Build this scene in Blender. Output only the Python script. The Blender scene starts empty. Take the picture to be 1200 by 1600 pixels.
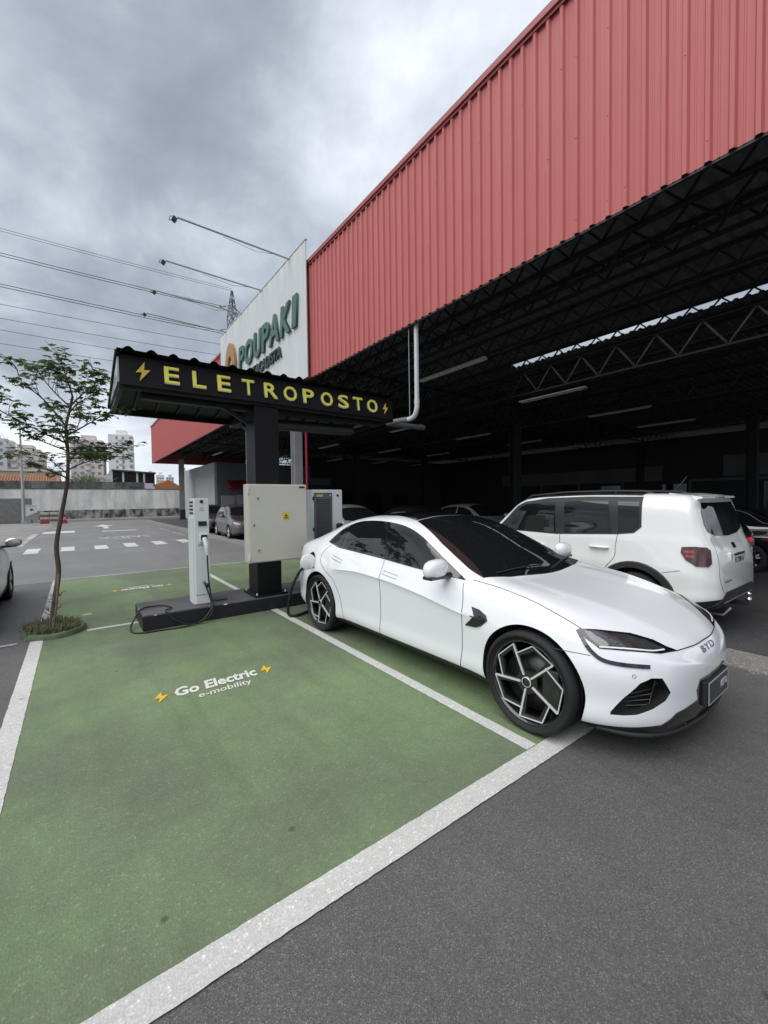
import bpy, bmesh, math, random
from mathutils import Vector, Matrix
from mathutils.bvhtree import BVHTree
random.seed(7)
PI = math.pi
R = math.radians
scene = bpy.context.scene
COL = scene.collection

# ------------------------------------------------------------------ camera
CAM_H = 1.61
cam_d = bpy.data.cameras.new('camera')
cam = bpy.data.objects.new('camera', cam_d)
COL.objects.link(cam)
cam_d.sensor_fit = 'VERTICAL'
cam_d.sensor_height = 24.0
cam_d.lens = 24.0 * 650.0 / 1600.0
cam_d.clip_start = 0.05
cam_d.clip_end = 3000
yaw, tilt, roll = R(36.394), R(1.6526), R(-0.733)
fw = Vector((math.sin(yaw) * math.cos(tilt), math.cos(yaw) * math.cos(tilt), -math.sin(tilt)))
ri = Vector((math.cos(yaw), -math.sin(yaw), 0))
up = ri.cross(fw)
ri2 = ri * math.cos(roll) + up * math.sin(roll)
up2 = -ri * math.sin(roll) + up * math.cos(roll)
M = Matrix((ri2, up2, -fw)).transposed().to_4x4()
M.translation = Vector((0, 0, CAM_H))
cam.matrix_world = M
scene.camera = cam

# ------------------------------------------------------------------ sky and sun
SUN_AZ, SUN_EL = 264.0, 56.0        # compass bearing of the sun (from +Y, clockwise) and elevation
w = bpy.data.worlds.new('World')
scene.world = w
w.use_nodes = True
nt = w.node_tree
nt.nodes.clear()
def wn(t, **k):
    n = nt.nodes.new(t)
    for a, b in k.items():
        setattr(n, a, b)
    return n
out = wn('ShaderNodeOutputWorld')
bg = wn('ShaderNodeBackground')
sky = wn('ShaderNodeTexSky', sky_type='NISHITA', sun_disc=False)
sky.sun_elevation = R(SUN_EL)
sky.sun_rotation = R(SUN_AZ)
sky.air_density = 1.0
sky.dust_density = 3.0
tc = wn('ShaderNodeTexCoord')
sep = wn('ShaderNodeSeparateXYZ')
nt.links.new(tc.outputs['Generated'], sep.inputs[0])
zz = wn('ShaderNodeMath', operation='MAXIMUM'); zz.inputs[1].default_value = 0.0
nt.links.new(sep.outputs['Z'], zz.inputs[0])
za = wn('ShaderNodeMath', operation='ADD'); za.inputs[1].default_value = 0.45
nt.links.new(zz.outputs[0], za.inputs[0])
dv = wn('ShaderNodeVectorMath', operation='DIVIDE')
cmb = wn('ShaderNodeCombineXYZ')
for i in range(3):
    nt.links.new(za.outputs[0], cmb.inputs[i])
nt.links.new(tc.outputs['Generated'], dv.inputs[0])
nt.links.new(cmb.outputs[0], dv.inputs[1])
def cloud(scale, detail, rough, dist, off, warp=None):
    mp = wn('ShaderNodeMapping')
    mp.inputs['Location'].default_value = off
    mp.inputs['Rotation'].default_value = (0, 0, R(25))
    mp.inputs['Scale'].default_value = (1.0, 0.9, 1.0)
    nt.links.new((warp or dv).outputs[0], mp.inputs[0])
    n = wn('ShaderNodeTexNoise')
    n.inputs['Scale'].default_value = scale
    n.inputs['Detail'].default_value = detail
    n.inputs['Roughness'].default_value = rough
    n.inputs['Distortion'].default_value = dist
    nt.links.new(mp.outputs[0], n.inputs['Vector'])
    return n
SKY_SEED = 0.0
big = cloud(1.5, 2.0, 0.5, 0.0, (3.1 + SKY_SEED, 1.7, 0.0))
fine = cloud(2.4, 8.0, 0.56, 0.2, (7.3 + SKY_SEED, 2.9, 0.0))
mixn = wn('ShaderNodeMath', operation='MULTIPLY_ADD')
mixn.inputs[1].default_value = 0.62
nt.links.new(fine.outputs['Fac'], mixn.inputs[0])
m2 = wn('ShaderNodeMath', operation='MULTIPLY'); m2.inputs[1].default_value = 0.62
nt.links.new(big.outputs['Fac'], m2.inputs[0])
nt.links.new(m2.outputs[0], mixn.inputs[2])
rampc = wn('ShaderNodeValToRGB')
cr = rampc.color_ramp
cr.interpolation = 'B_SPLINE'
cr.elements[0].position = 0.46; cr.elements[0].color = (0.255, 0.29, 0.345, 1)
cr.elements[1].position = 0.765; cr.elements[1].color = (0.97, 1.01, 1.08, 1)
e = cr.elements.new(0.56); e.color = (0.37, 0.41, 0.475, 1)
e = cr.elements.new(0.63); e.color = (0.55, 0.605, 0.685, 1)
e = cr.elements.new(0.70); e.color = (0.72, 0.775, 0.855, 1)
nt.links.new(mixn.outputs[0], rampc.inputs[0])
# thin the deck a little so that the clear-sky model behind tints it
skys = wn('ShaderNodeMix', data_type='RGBA', blend_type='MIX')
skm = wn('ShaderNodeVectorMath', operation='SCALE'); skm.inputs['Scale'].default_value = 0.09
nt.links.new(sky.outputs[0], skm.inputs[0])
skys.inputs['Factor'].default_value = 0.90
nt.links.new(skm.outputs[0], skys.inputs['A'])
nt.links.new(rampc.outputs[0], skys.inputs['B'])
nt.links.new(skys.outputs['Result'], bg.inputs['Color'])
WORLD_STRENGTH = 0.50
bg.inputs['Strength'].default_value = WORLD_STRENGTH
nt.links.new(bg.outputs[0], out.inputs[0])

sun_d = bpy.data.lights.new('sun', 'SUN')
sun_d.energy = 1.25
sun_d.angle = R(70)
sun_d.color = (1.0, 0.985, 0.965)
sun = bpy.data.objects.new('sun', sun_d)
COL.objects.link(sun)
sd = Vector((math.sin(R(SUN_AZ)) * math.cos(R(SUN_EL)), math.cos(R(SUN_AZ)) * math.cos(R(SUN_EL)), math.sin(R(SUN_EL))))
sun.rotation_euler = sd.to_track_quat('Z', 'Y').to_euler()
sun.location = sd * 60

vs = scene.view_settings
vs.view_transform = 'Standard'
vs.look = 'None'
vs.exposure = 1.25
vs.gamma = 1.0
vs.use_curve_mapping = False
scene.cycles.use_denoising = True
scene.cycles.max_bounces = 6
scene.cycles.diffuse_bounces = 3
scene.cycles.glossy_bounces = 3
scene.cycles.transmission_bounces = 3
scene.cycles.sample_clamp_indirect = 4.0

# ------------------------------------------------------------------ helpers: materials
MATS = {}
def mat(name, col, rough=0.6, metal=0.0, var=0.0, vscale=3.0, bump=0.0, bscale=40.0, coat=0.0, spec=0.5,
        col2=None, detail=4.0, vlo=0.35, vhi=0.65, emit=None, coords='Object', stretch=None, rvar=0.0):
    if name in MATS:
        return MATS[name]
    m = bpy.data.materials.new(name)
    m.use_nodes = True
    t = m.node_tree
    b = t.nodes['Principled BSDF']
    c4 = (col[0], col[1], col[2], 1)
    b.inputs['Base Color'].default_value = c4
    b.inputs['Roughness'].default_value = rough
    b.inputs['Metallic'].default_value = metal
    b.inputs['Specular IOR Level'].default_value = spec
    if coat:
        b.inputs['Coat Weight'].default_value = coat
        b.inputs['Coat Roughness'].default_value = 0.03
        b.inputs['Coat IOR'].default_value = 1.7
    if emit:
        b.inputs['Emission Color'].default_value = (*emit[0], 1)
        b.inputs['Emission Strength'].default_value = emit[1]
    src = None
    if var or bump or col2:
        tcn = t.nodes.new('ShaderNodeTexCoord')
        src = tcn.outputs[coords]
        if stretch:
            mp = t.nodes.new('ShaderNodeMapping')
            mp.inputs['Scale'].default_value = stretch
            t.links.new(src, mp.inputs[0])
            src = mp.outputs[0]
    if var or col2:
        n = t.nodes.new('ShaderNodeTexNoise')
        n.inputs['Scale'].default_value = vscale
        n.inputs['Detail'].default_value = detail
        n.inputs['Roughness'].default_value = 0.6
        t.links.new(src, n.inputs['Vector'])
        rp = t.nodes.new('ShaderNodeValToRGB')
        rp.color_ramp.elements[0].position = vlo
        rp.color_ramp.elements[1].position = vhi
        k = 1 - var
        rp.color_ramp.elements[0].color = (*(col2 if col2 else [c * k for c in col]), 1)
        rp.color_ramp.elements[1].color = c4
        t.links.new(n.outputs['Fac'], rp.inputs[0])
        t.links.new(rp.outputs[0], b.inputs['Base Color'])
        if rvar:
            mr = t.nodes.new('ShaderNodeMapRange')
            mr.inputs['To Min'].default_value = rough + rvar
            mr.inputs['To Max'].default_value = max(0.02, rough - rvar)
            t.links.new(n.outputs['Fac'], mr.inputs['Value'])
            t.links.new(mr.outputs[0], b.inputs['Roughness'])
    if bump:
        n2 = t.nodes.new('ShaderNodeTexNoise')
        n2.inputs['Scale'].default_value = bscale
        n2.inputs['Detail'].default_value = 3
        t.links.new(src, n2.inputs['Vector'])
        bp = t.nodes.new('ShaderNodeBump')
        bp.inputs['Strength'].default_value = bump
        bp.inputs['Distance'].default_value = 0.01
        t.links.new(n2.outputs['Fac'], bp.inputs['Height'])
        t.links.new(bp.outputs[0], b.inputs['Normal'])
    MATS[name] = m
    return m

# ------------------------------------------------------------------ helpers: objects
def tag(o, label=None, cat=None, group=None, kind=None):
    if label: o['label'] = label
    if cat: o['category'] = cat
    if group: o['group'] = group
    if kind: o['kind'] = kind
    return o

def thing(name, label, cat, loc=(0, 0, 0), rz=0.0, group=None):
    o = bpy.data.objects.new(name, None)
    o.empty_display_size = 0.2
    COL.objects.link(o)
    o.location = loc
    o.rotation_euler = (0, 0, rz)
    return tag(o, label, cat, group)

def link_mesh(name, me, m=None, parent=None, loc=None, rot=None):
    o = bpy.data.objects.new(name, me)
    COL.objects.link(o)
    if m is not None and len(me.materials) == 0:
        for q in (m if isinstance(m, (list, tuple)) else [m]):
            me.materials.append(q)
    if parent is not None:
        o.parent = parent
    if loc is not None: o.location = loc
    if rot is not None: o.rotation_euler = rot
    return o

def copy_tree(o, parent=None):
    c = o.copy()
    COL.objects.link(c)
    c.parent = parent
    if parent is not None:
        c.matrix_parent_inverse = o.matrix_parent_inverse.copy()
    for ch in list(o.children):
        copy_tree(ch, c)
    return c

class MB:
    """Collects shapes; build() links them as one mesh object."""
    def __init__(s):
        s.v = []; s.f = []; s.mi = []; s.sm = []
    def add(s, vs_, fs, mi=0, smooth=False):
        b = len(s.v)
        s.v += [tuple(p) for p in vs_]
        for f in fs:
            s.f.append([b + i for i in f]); s.mi.append(mi); s.sm.append(smooth)
        return s
    def box(s, x0, x1, y0, y1, z0, z1, mi=0):
        v = [(x0, y0, z0), (x1, y0, z0), (x1, y1, z0), (x0, y1, z0), (x0, y0, z1), (x1, y0, z1), (x1, y1, z1), (x0, y1, z1)]
        f = [(0, 3, 2, 1), (4, 5, 6, 7), (0, 1, 5, 4), (1, 2, 6, 5), (2, 3, 7, 6), (3, 0, 4, 7)]
        return s.add(v, f, mi)
    def bbox(s, x0, x1, y0, y1, z0, z1, b=0.01, mi=0):
        """box with chamfered edges"""
        bm = bmesh.new()
        bmesh.ops.create_cube(bm, size=1)
        for q in bm.verts:
            q.co = Vector(((x0 + x1) / 2 + q.co.x * (x1 - x0), (y0 + y1) / 2 + q.co.y * (y1 - y0), (z0 + z1) / 2 + q.co.z * (z1 - z0)))
        bmesh.ops.bevel(bm, geom=bm.edges[:], offset=b, segments=2, affect='EDGES', profile=0.6)
        return s.bm(bm, mi)
    def bm(s, bm, mi=0, smooth=False):
        bm.verts.index_update()
        s.add([q.co for q in bm.verts], [[q.index for q in f.verts] for f in bm.faces], mi, smooth)
        bm.free()
        return s
    def prism(s, poly, axis, a, b, mi=0):
        """poly: 2-D outline, extruded from a to b along axis. axis y: (x,z); x: (y,z); z: (x,y)"""
        n = len(poly)
        def P(p, t):
            return {'x': (t, p[0], p[1]), 'y': (p[0], t, p[1]), 'z': (p[0], p[1], t)}[axis]
        v = [P(p, a) for p in poly] + [P(p, b) for p in poly]
        f = [tuple(range(n))[::-1], tuple(range(n, 2 * n))] + [(i, (i + 1) % n, n + (i + 1) % n, n + i) for i in range(n)]
        bm = bmesh.new()
        q = [bm.verts.new(c) for c in v]
        for ff in f:
            bm.faces.new([q[i] for i in ff])
        bmesh.ops.recalc_face_normals(bm, faces=bm.faces[:])
        return s.bm(bm, mi)
    def tube(s, pts, r, n=8, mi=0, r1=None, cap=True):
        pts = [Vector(p) for p in pts]
        k = len(pts)
        rr = [r] * k if r1 is None else [r + (r1 - r) * i / (k - 1) for i in range(k)]
        if isinstance(r, (list, tuple)): rr = list(r)
        v = []; ref = None
        for i, p in enumerate(pts):
            d = (pts[min(i + 1, k - 1)] - pts[max(i - 1, 0)]).normalized()
            if ref is None:
                ref = d.orthogonal().normalized()
            ref = (ref - d * ref.dot(d))
            ref = ref.normalized() if ref.length > 1e-6 else d.orthogonal().normalized()
            b2 = d.cross(ref)
            for j in range(n):
                a = 2 * PI * j / n
                v.append(p + (ref * math.cos(a) + b2 * math.sin(a)) * rr[i])
        f = []
        for i in range(k - 1):
            for j in range(n):
                f.append((i * n + j, i * n + (j + 1) % n, (i + 1) * n + (j + 1) % n, (i + 1) * n + j))
        s.add(v, f, mi, True)
        if cap:
            s.add([v[j] for j in range(n)], [tuple(range(n))[::-1]], mi)
            s.add([v[(k - 1) * n + j] for j in range(n)], [tuple(range(n))], mi)
        return s
    def bar(s, a, b, wd, ht, mi=0):
        """square-section bar from a to b"""
        a = Vector(a); b = Vector(b)
        d = (b - a).normalized()
        u = d.cross(Vector((0, 0, 1)))
        u = u.normalized() if u.length > 1e-4 else Vector((1, 0, 0))
        w_ = u.cross(d)
        v = []
        for p in (a, b):
            for su, sw in ((-1, -1), (1, -1), (1, 1), (-1, 1)):
                v.append(p + u * su * wd / 2 + w_ * sw * ht / 2)
        return s.add(v, [(0, 1, 2, 3), (7, 6, 5, 4), (0, 4, 5, 1), (1, 5, 6, 2), (2, 6, 7, 3), (3, 7, 4, 0)], mi)
    def lathe(s, prof, axis='z', n=24, c=(0, 0, 0), mi=0, smooth=True):
        """prof: (radius, height) list"""
        v = []
        for r_, h_ in prof:
            for j in range(n):
                a = 2 * PI * j / n
                p = {'z': (r_ * math.cos(a), r_ * math.sin(a), h_), 'x': (h_, r_ * math.cos(a), r_ * math.sin(a)), 'y': (r_ * math.cos(a), h_, r_ * math.sin(a))}[axis]
                v.append((p[0] + c[0], p[1] + c[1], p[2] + c[2]))
        f = []
        for i in range(len(prof) - 1):
            for j in range(n):
                f.append((i * n + j, i * n + (j + 1) % n, (i + 1) * n + (j + 1) % n, (i + 1) * n + j))
        return s.add(v, f, mi, smooth)
    def mesh(s, name, mats=None, angle=35, recalc=False):
        me = bpy.data.meshes.new(name)
        me.from_pydata(s.v, [], s.f)
        me.polygons.foreach_set('material_index', s.mi)
        me.polygons.foreach_set('use_smooth', s.sm)
        if mats is not None:
            for q in (mats if isinstance(mats, (list, tuple)) else [mats]):
                me.materials.append(q)
        me.update()
        if recalc:
            b = bmesh.new(); b.from_mesh(me)
            bmesh.ops.recalc_face_normals(b, faces=b.faces[:])
            b.to_mesh(me); b.free()
        return me
    def build(s, name, mats, parent=None, loc=None, rot=None, recalc=False):
        return link_mesh(name, s.mesh(name, mats, recalc=recalc), None, parent, loc, rot)

def crom(pts, n=6, closed=False):
    """Catmull-Rom through points of any dimension"""
    P = [Vector(p) for p in pts]
    k = len(P)
    out_ = []
    for i in range(k if closed else k - 1):
        if closed:
            p0, p1, p2, p3 = P[i - 1], P[i], P[(i + 1) % k], P[(i + 2) % k]
        else:
            p0, p1, p2, p3 = P[max(i - 1, 0)], P[i], P[i + 1], P[min(i + 2, k - 1)]
        for j in range(n):
            t = j / n
            out_.append(0.5 * ((2 * p1) + (p2 - p0) * t + (2 * p0 - 5 * p1 + 4 * p2 - p3) * t * t + (3 * p1 - p0 - 3 * p2 + p3) * t ** 3))
    if not closed:
        out_.append(P[-1])
    return out_

def text_mesh(txt, wd, ht, depth=0.0, bold=0.0, shear=0.0, space=1.0, res=3):
    """letters as a mesh in the XY plane, lower-left corner at 0,0, scaled to wd x ht, thickness depth towards +Z"""
    cu = bpy.data.curves.new('lettering', 'FONT')
    cu.body = txt
    cu.offset = bold
    cu.shear = shear
    cu.space_character = space
    cu.resolution_u = res
    cu.extrude = 0.5 if depth else 0.0
    o = bpy.data.objects.new('lettering', cu)
    COL.objects.link(o)
    dg = bpy.context.evaluated_depsgraph_get()
    dg.update()
    me = bpy.data.meshes.new_from_object(o.evaluated_get(dg))
    bpy.data.objects.remove(o)
    bpy.data.curves.remove(cu)
    xs = [q.co.x for q in me.vertices]; ys = [q.co.y for q in me.vertices]
    x0, x1, y0, y1 = min(xs), max(xs), min(ys), max(ys)
    for q in me.vertices:
        q.co = Vector(((q.co.x - x0) / (x1 - x0) * wd, (q.co.y - y0) / (y1 - y0) * ht, (q.co.z + 0.5) * depth if depth else 0.0))
    me.materials.clear()
    me.update()
    return me

BOLT = [(0.62, 1.0), (0.0, 0.42), (0.40, 0.46), (0.22, 0.0), (1.0, 0.62), (0.56, 0.58)]

# ================================================================== GROUND AND MARKINGS
def ground_mat(name, base, dark, chip, chip_lo, chip_scale, rough=0.85, bump=0.5, patch_col=None, patch_lo=0.5, patch_hi=0.7, pit=None, streak=0.0, grain=.3):
    m = bpy.data.materials.new(name)
    m.use_nodes = True
    t = m.node_tree; L = t.links
    b = t.nodes['Principled BSDF']
    def nd(k): return t.nodes.new(k)
    tcn = nd('ShaderNodeTexCoord'); co = tcn.outputs['Object']
    def noise(sc, det=4, rg=0.6):
        n = nd('ShaderNodeTexNoise'); n.inputs['Scale'].default_value = sc; n.inputs['Detail'].default_value = det; n.inputs['Roughness'].default_value = rg
        L.new(co, n.inputs['Vector']); return n.outputs['Fac']
    def ramp(src, p0, p1, c0, c1):
        r = nd('ShaderNodeValToRGB'); e_ = r.color_ramp.elements
        e_[0].position = p0; e_[1].position = p1; e_[0].color = (*c0, 1); e_[1].color = (*c1, 1)
        L.new(src, r.inputs[0]); return r.outputs[0]
    def mix(f, a, c, mode='MIX'):
        x = nd('ShaderNodeMix'); x.data_type = 'RGBA'; x.blend_type = mode
        if isinstance(f, float): x.inputs['Factor'].default_value = f
        else: L.new(f, x.inputs['Factor'])
        for s_, v_ in (('A', a), ('B', c)):
            if isinstance(v_, tuple): x.inputs[s_].default_value = (*v_, 1)
            else: L.new(v_, x.inputs[s_])
        return x.outputs['Result']
    W3 = (1, 1, 1); K3 = (0, 0, 0)
    col = ramp(noise(0.35, 6, 0.65), 0.36, 0.66, dark, base)
    col = mix(ramp(noise(7, 5, 0.7), 0.35, 0.75, K3, (0.35, 0.35, 0.35)), col, dark)
    if patch_col:
        col = mix(ramp(noise(0.55, 7, 0.62), patch_lo, patch_hi, K3, (0.9, 0.9, 0.9)), col, patch_col)
    if streak:      # scuffs and tyre smears drawn out along the driving direction
        mp = nd('ShaderNodeMapping'); mp.inputs['Scale'].default_value = (2.2, .28, 1); mp.inputs['Rotation'].default_value = (0, 0, R(6)); L.new(co, mp.inputs[0])
        ns_ = nd('ShaderNodeTexNoise'); ns_.inputs['Scale'].default_value = 1.6; ns_.inputs['Detail'].default_value = 8; ns_.inputs['Roughness'].default_value = .68; L.new(mp.outputs[0], ns_.inputs['Vector'])
        col = mix(ramp(ns_.outputs['Fac'], .50, .72, K3, (streak,) * 3), col, tuple(c * .5 for c in dark))
        col = mix(ramp(noise(2.4, 8, .7), .56, .74, K3, (streak * 1.2,) * 3), col, tuple(c * .75 for c in dark))
    vo = nd('ShaderNodeTexVoronoi'); vo.inputs['Scale'].default_value = chip_scale; L.new(co, vo.inputs['Vector'])
    sepc = nd('ShaderNodeSeparateColor'); L.new(vo.outputs['Color'], sepc.inputs[0])
    # stones: every cell its own grey, a few pale ones, dark binder between
    st = nd('ShaderNodeValToRGB'); e_ = st.color_ramp.elements
    e_[0].position = 0.0; e_[1].position = 1.0
    lo, hi = 1 - grain, 1 + grain * 1.5
    e_[0].color = (lo, lo, lo, 1); e_[1].color = (hi * 1.25, hi * 1.25, hi * 1.22, 1)
    for p_, c_ in ((.45, .96), (.80, 1 + grain * .45), (.93, hi)):
        q_ = e_.new(p_); q_.color = (c_, c_, c_, 1)
    L.new(sepc.outputs[0], st.inputs[0])
    stones = mix(ramp(vo.outputs['Distance'], 0.25, 0.62, W3, (.25, .25, .25)), (1 - grain * .35,) * 3, st.outputs[0])
    v3 = nd('ShaderNodeTexVoronoi'); v3.inputs['Scale'].default_value = chip_scale * 2.3; L.new(co, v3.inputs['Vector'])
    s3 = nd('ShaderNodeSeparateColor'); L.new(v3.outputs['Color'], s3.inputs[0])
    fine_ = ramp(s3.outputs[0], 0, 1, (1 - grain * .6,) * 3, (1 + grain * .6,) * 3)
    chips = mix(1.0, mix(1.0, col, stones, 'MULTIPLY'), fine_, 'MULTIPLY')
    if pit:
        v2 = nd('ShaderNodeTexVoronoi'); v2.inputs['Scale'].default_value = 3.3; L.new(co, v2.inputs['Vector'])
        s2 = nd('ShaderNodeSeparateColor'); L.new(v2.outputs['Color'], s2.inputs[0])
        m2_ = nd('ShaderNodeMath'); m2_.operation = 'MULTIPLY'
        L.new(ramp(v2.outputs['Distance'], 0.03, 0.07, W3, K3), m2_.inputs[0])
        L.new(ramp(s2.outputs[0], 0.55, 0.6, K3, (0.8, 0.8, 0.8)), m2_.inputs[1])
        chips = mix(m2_.outputs[0], chips, pit)
    L.new(chips, b.inputs['Base Color'])
    b.inputs['Roughness'].default_value = rough
    b.inputs['Specular IOR Level'].default_value = 0.35
    bp = nd('ShaderNodeBump'); bp.inputs['Strength'].default_value = bump; bp.inputs['Distance'].default_value = 0.004
    L.new(vo.outputs['Distance'], bp.inputs['Height'])
    L.new(bp.outputs[0], b.inputs['Normal'])
    return m

ASPHALT = ground_mat('asphalt', (.142, .140, .136), (.098, .097, .094), (.255, .252, .245), .42, 185, rough=.60, pit=(.03, .03, .03), patch_col=(.095, .094, .092), patch_lo=.42, patch_hi=.72, streak=.30, grain=.46)
GREEN = ground_mat('green bay paint', (.192, .264, .132), (.118, .168, .084), (.222, .28, .160), .76, 95, rough=.72, bump=.4, patch_col=(.110, .120, .094), patch_lo=.43, patch_hi=.66, streak=.35, grain=.13, pit=(.05, .07, .04))
LINEP = ground_mat('white line paint', (.60, .60, .57), (.44, .44, .42), (.66, .66, .63), .6, 95, bump=.35, patch_col=(.36, .36, .35), patch_lo=.58, patch_hi=.78, pit=(.2, .2, .19), grain=.16)
FADED = ground_mat('worn line paint', (.50, .50, .49), (.34, .34, .34), (.5, .5, .49), .6, 60, bump=.3, patch_col=(.20, .20, .20), patch_lo=.45, patch_hi=.7)
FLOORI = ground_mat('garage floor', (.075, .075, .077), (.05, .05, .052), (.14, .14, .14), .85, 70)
CONC = ground_mat('concrete strip', (.26, .25, .23), (.17, .165, .15), (.33, .32, .30), .7, 60, bump=.4, patch_col=(.15, .145, .13), pit=(.1, .1, .09))
YELP = mat('yellow floor paint', (.72, .46, .03), .6, var=.15, vscale=40)
WHTP = mat('white floor lettering', (.66, .66, .62), .6, var=.15, vscale=40)

def struct(name, mb, m, parent=None, label=None):
    o = mb.build(name, m, parent)
    if parent is None: o['kind'] = 'structure'
    return o

def sheet(x0, x1, y0, y1, z):
    b = MB(); b.add([(x0, y0, z), (x1, y0, z), (x1, y1, z), (x0, y1, z)], [(0, 1, 2, 3)]); return b

ground = struct('ground', sheet(-400, 400, -60, 600, 0), ASPHALT)
LANE = ground_mat('worn lane asphalt', (.215, .213, .207), (.160, .159, .155), (.28, .275, .27), .5, 120, rough=.55, bump=.3, patch_col=(.150, .149, .146), patch_lo=.45, patch_hi=.72, streak=.18)
struct('road', sheet(-14, 5.2, 11.0, 47, .002), LANE)
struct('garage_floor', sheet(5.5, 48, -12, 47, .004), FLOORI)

def ragged(x0, x1, y0, y1, z, along, amp=.0018, step=.03):
    """painted strip with slightly uneven edges"""
    b = MB(); v = []; f = []
    a0, a1 = (x0, x1) if along == 'x' else (y0, y1)
    n = max(2, int((a1 - a0) / step))
    for i in range(n + 1):
        t = a0 + (a1 - a0) * i / n
        j0, j1 = random.uniform(-amp, amp), random.uniform(-amp, amp)
        if along == 'x': v += [(t, y0 + j0, z), (t, y1 + j1, z)]
        else: v += [(x1 + j1, t, z), (x0 + j0, t, z)]
    for i in range(n): f.append((2 * i, 2 * i + 2, 2 * i + 3, 2 * i + 1))
    b.add(v, f)
    return b

bay = struct('parking_bay', ragged(-.37, 4.80, 1.50, 11.16, .004, 'x', .004, .08), GREEN)
def line(*a, m=None, parent=None, **k):
    return struct('painted_line', ragged(*a, **k), m or LINEP, parent)
line(-.49, 3.02, 1.435, 1.565, .007, 'x', parent=None)
line(-.485, -.365, 1.565, 6.33, .007, 'y', amp=.002)
line(-.45, -.36, 7.10, 11.12, .007, 'y', m=FADED)
line(2.265, 2.365, 1.57, 5.95, .007, 'y')
line(2.275, 2.365, 6.95, 11.05, .007, 'y')
line(-.45, 4.80, 11.09, 11.17, .0078, 'x', m=FADED)
line(.06, .68, 6.42, 6.50, .007, 'x')
line(-1.6, -.60, 6.30, 6.38, .007, 'x', m=FADED)
line(.02, .13, 7.35, 7.45, .007, 'x', m=FADED)

# lettering on the two bays
def floor_words(cx, cy, rz):
    lay = []
    lay.append((text_mesh('Go Electric', .70, .185, 0, .035, .25, res=2), (-.335, .0), WHTP))
    lay.append((text_mesh('e-mobility', .45, .13, 0, .012, .25, res=2), (-.19, -.165), WHTP))
    for me, (ox, oy), m in lay:
        o = link_mesh('lettering', me, m, bay)
        c, s_ = math.cos(rz), math.sin(rz)
        o.location = (cx + ox * c - oy * s_, cy + ox * s_ + oy * c, .0085)
        o.rotation_euler = (0, 0, rz)
    for ox in (-.50, .40):
        b = MB(); b.add([(x * .125, y * .20, 0) for x, y in BOLT], [(0, 1, 2, 5), (5, 2, 3, 4)])
        o = b.build('bolt_mark', YELP, bay)
        c, s_ = math.cos(rz), math.sin(rz)
        oy = -.02
        o.location = (cx + ox * c - oy * s_, cy + ox * s_ + oy * c, .0085); o.rotation_euler = (0, 0, rz)
floor_words(.955, 3.76, R(1.5))
floor_words(.97, 9.12, PI)

# lane markings further back
for x0, x1, y0, y1 in ((-1.48, -1.09, 17.6, 19.5), (-.50, -.11, 17.8, 19.5), (.47, .87, 17.7, 19.3), (1.42, 1.82, 17.8, 19.6), (2.40, 2.82, 18.0, 19.7), (3.35, 3.75, 18.1, 19.8)):
    struct('painted_block', ragged(x0, x1, y0, y1, .010, 'y', .02, .2), LINEP)
for a in ((-1.58, -.15, 28.9, 31.0), (1.14, 2.85, 28.6, 29.3)): struct('painted_block', ragged(*a, .010, 'y', .02, .3), LINEP)
me = text_mesh('SAÍDA', 2.15, 1.9, 0, .03, res=1)
o = link_mesh('painted_word', me, FADED, None, (2.85, 23.9, .011), (0, 0, PI)); o['kind'] = 'structure'
b = MB(); b.add([(1.35, 32.0, .011), (1.65, 32.0, .011), (1.65, 35.2, .011), (2.1, 35.2, .011), (1.5, 38.2, .011), (.9, 35.2, .011), (1.35, 35.2, .011)], [(0, 1, 2, 6), (6, 2, 3, 4, 5)])
struct('painted_arrow', b, LINEP)
line(4.10, 4.20, 21.9, 30.0, .010, 'y', m=FADED, step=.4)
for y in (17.4, 20.0, 22.6, 25.2, 27.8): line(4.6, 8.6, y, y + .10, .010, 'x', m=FADED, step=.4)
line(-1.95, -1.72, 20.9, 29.0, .010, 'y', m=FADED, step=.4)
line(6.55, 8.9, 1.12, 1.20, .011, 'x', m=FADED)
b = MB(); b.add([(-4.5, 24, .008), (-1.95, 24, .008), (-1.6, 30, .008), (-1.5, 46, .008), (-9, 46, .008), (-9, 24, .008)], [(0, 1, 2, 3, 4, 5)])
struct('pavement', b, ground_mat('pale paving', (.27, .265, .25), (.20, .195, .185), (.33, .33, .32), .7, 40))

# concrete gutter strip along the roof edge, cast in lengths
strip_top = struct('kerb_strip', MB().box(4.86, 5.36, -6, 44, -.05, .014), mat('strip bed', (.10, .10, .095), .9))
me = MB().bbox(4.85, 5.37, .012, 2.488, -.04, .045, .018).mesh('kerb_slab', CONC)
for i in range(20):
    o = link_mesh('kerb_slab', me, None, strip_top, (0, -6 + 2.5 * i, random.uniform(-.004, .004)))

# ================================================================== BEYOND THE YARD
WALLP = mat('weathered white wall', (.82, .82, .79), .85, col2=(.60, .60, .57), vscale=1.2, stretch=(1, 1, .35), vlo=.38, vhi=.60, bump=.1, bscale=12)
STAIN = mat('stained concrete', (.40, .39, .36), .9, col2=(.05, .05, .047), vscale=1.5, stretch=(1.3, 1, .75), vlo=.40, vhi=.62, detail=9)
MOSS = mat('mossy concrete', (.17, .17, .16), .9, col2=(.055, .058, .052), vscale=1.8, stretch=(1, 1, .6), vlo=.35, vhi=.65, detail=6)
TILE = mat('clay roof tile', (.38, .155, .085), .8, var=.45, vscale=6)
TILE2 = mat('pale clay roof tile', (.50, .20, .085), .8, var=.35, vscale=5)
HWHITE = mat('house white', (.62, .62, .61), .8, var=.12, vscale=2)
CREAM = mat('cream house wall', (.52, .44, .30), .85, var=.15, vscale=2)
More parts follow.
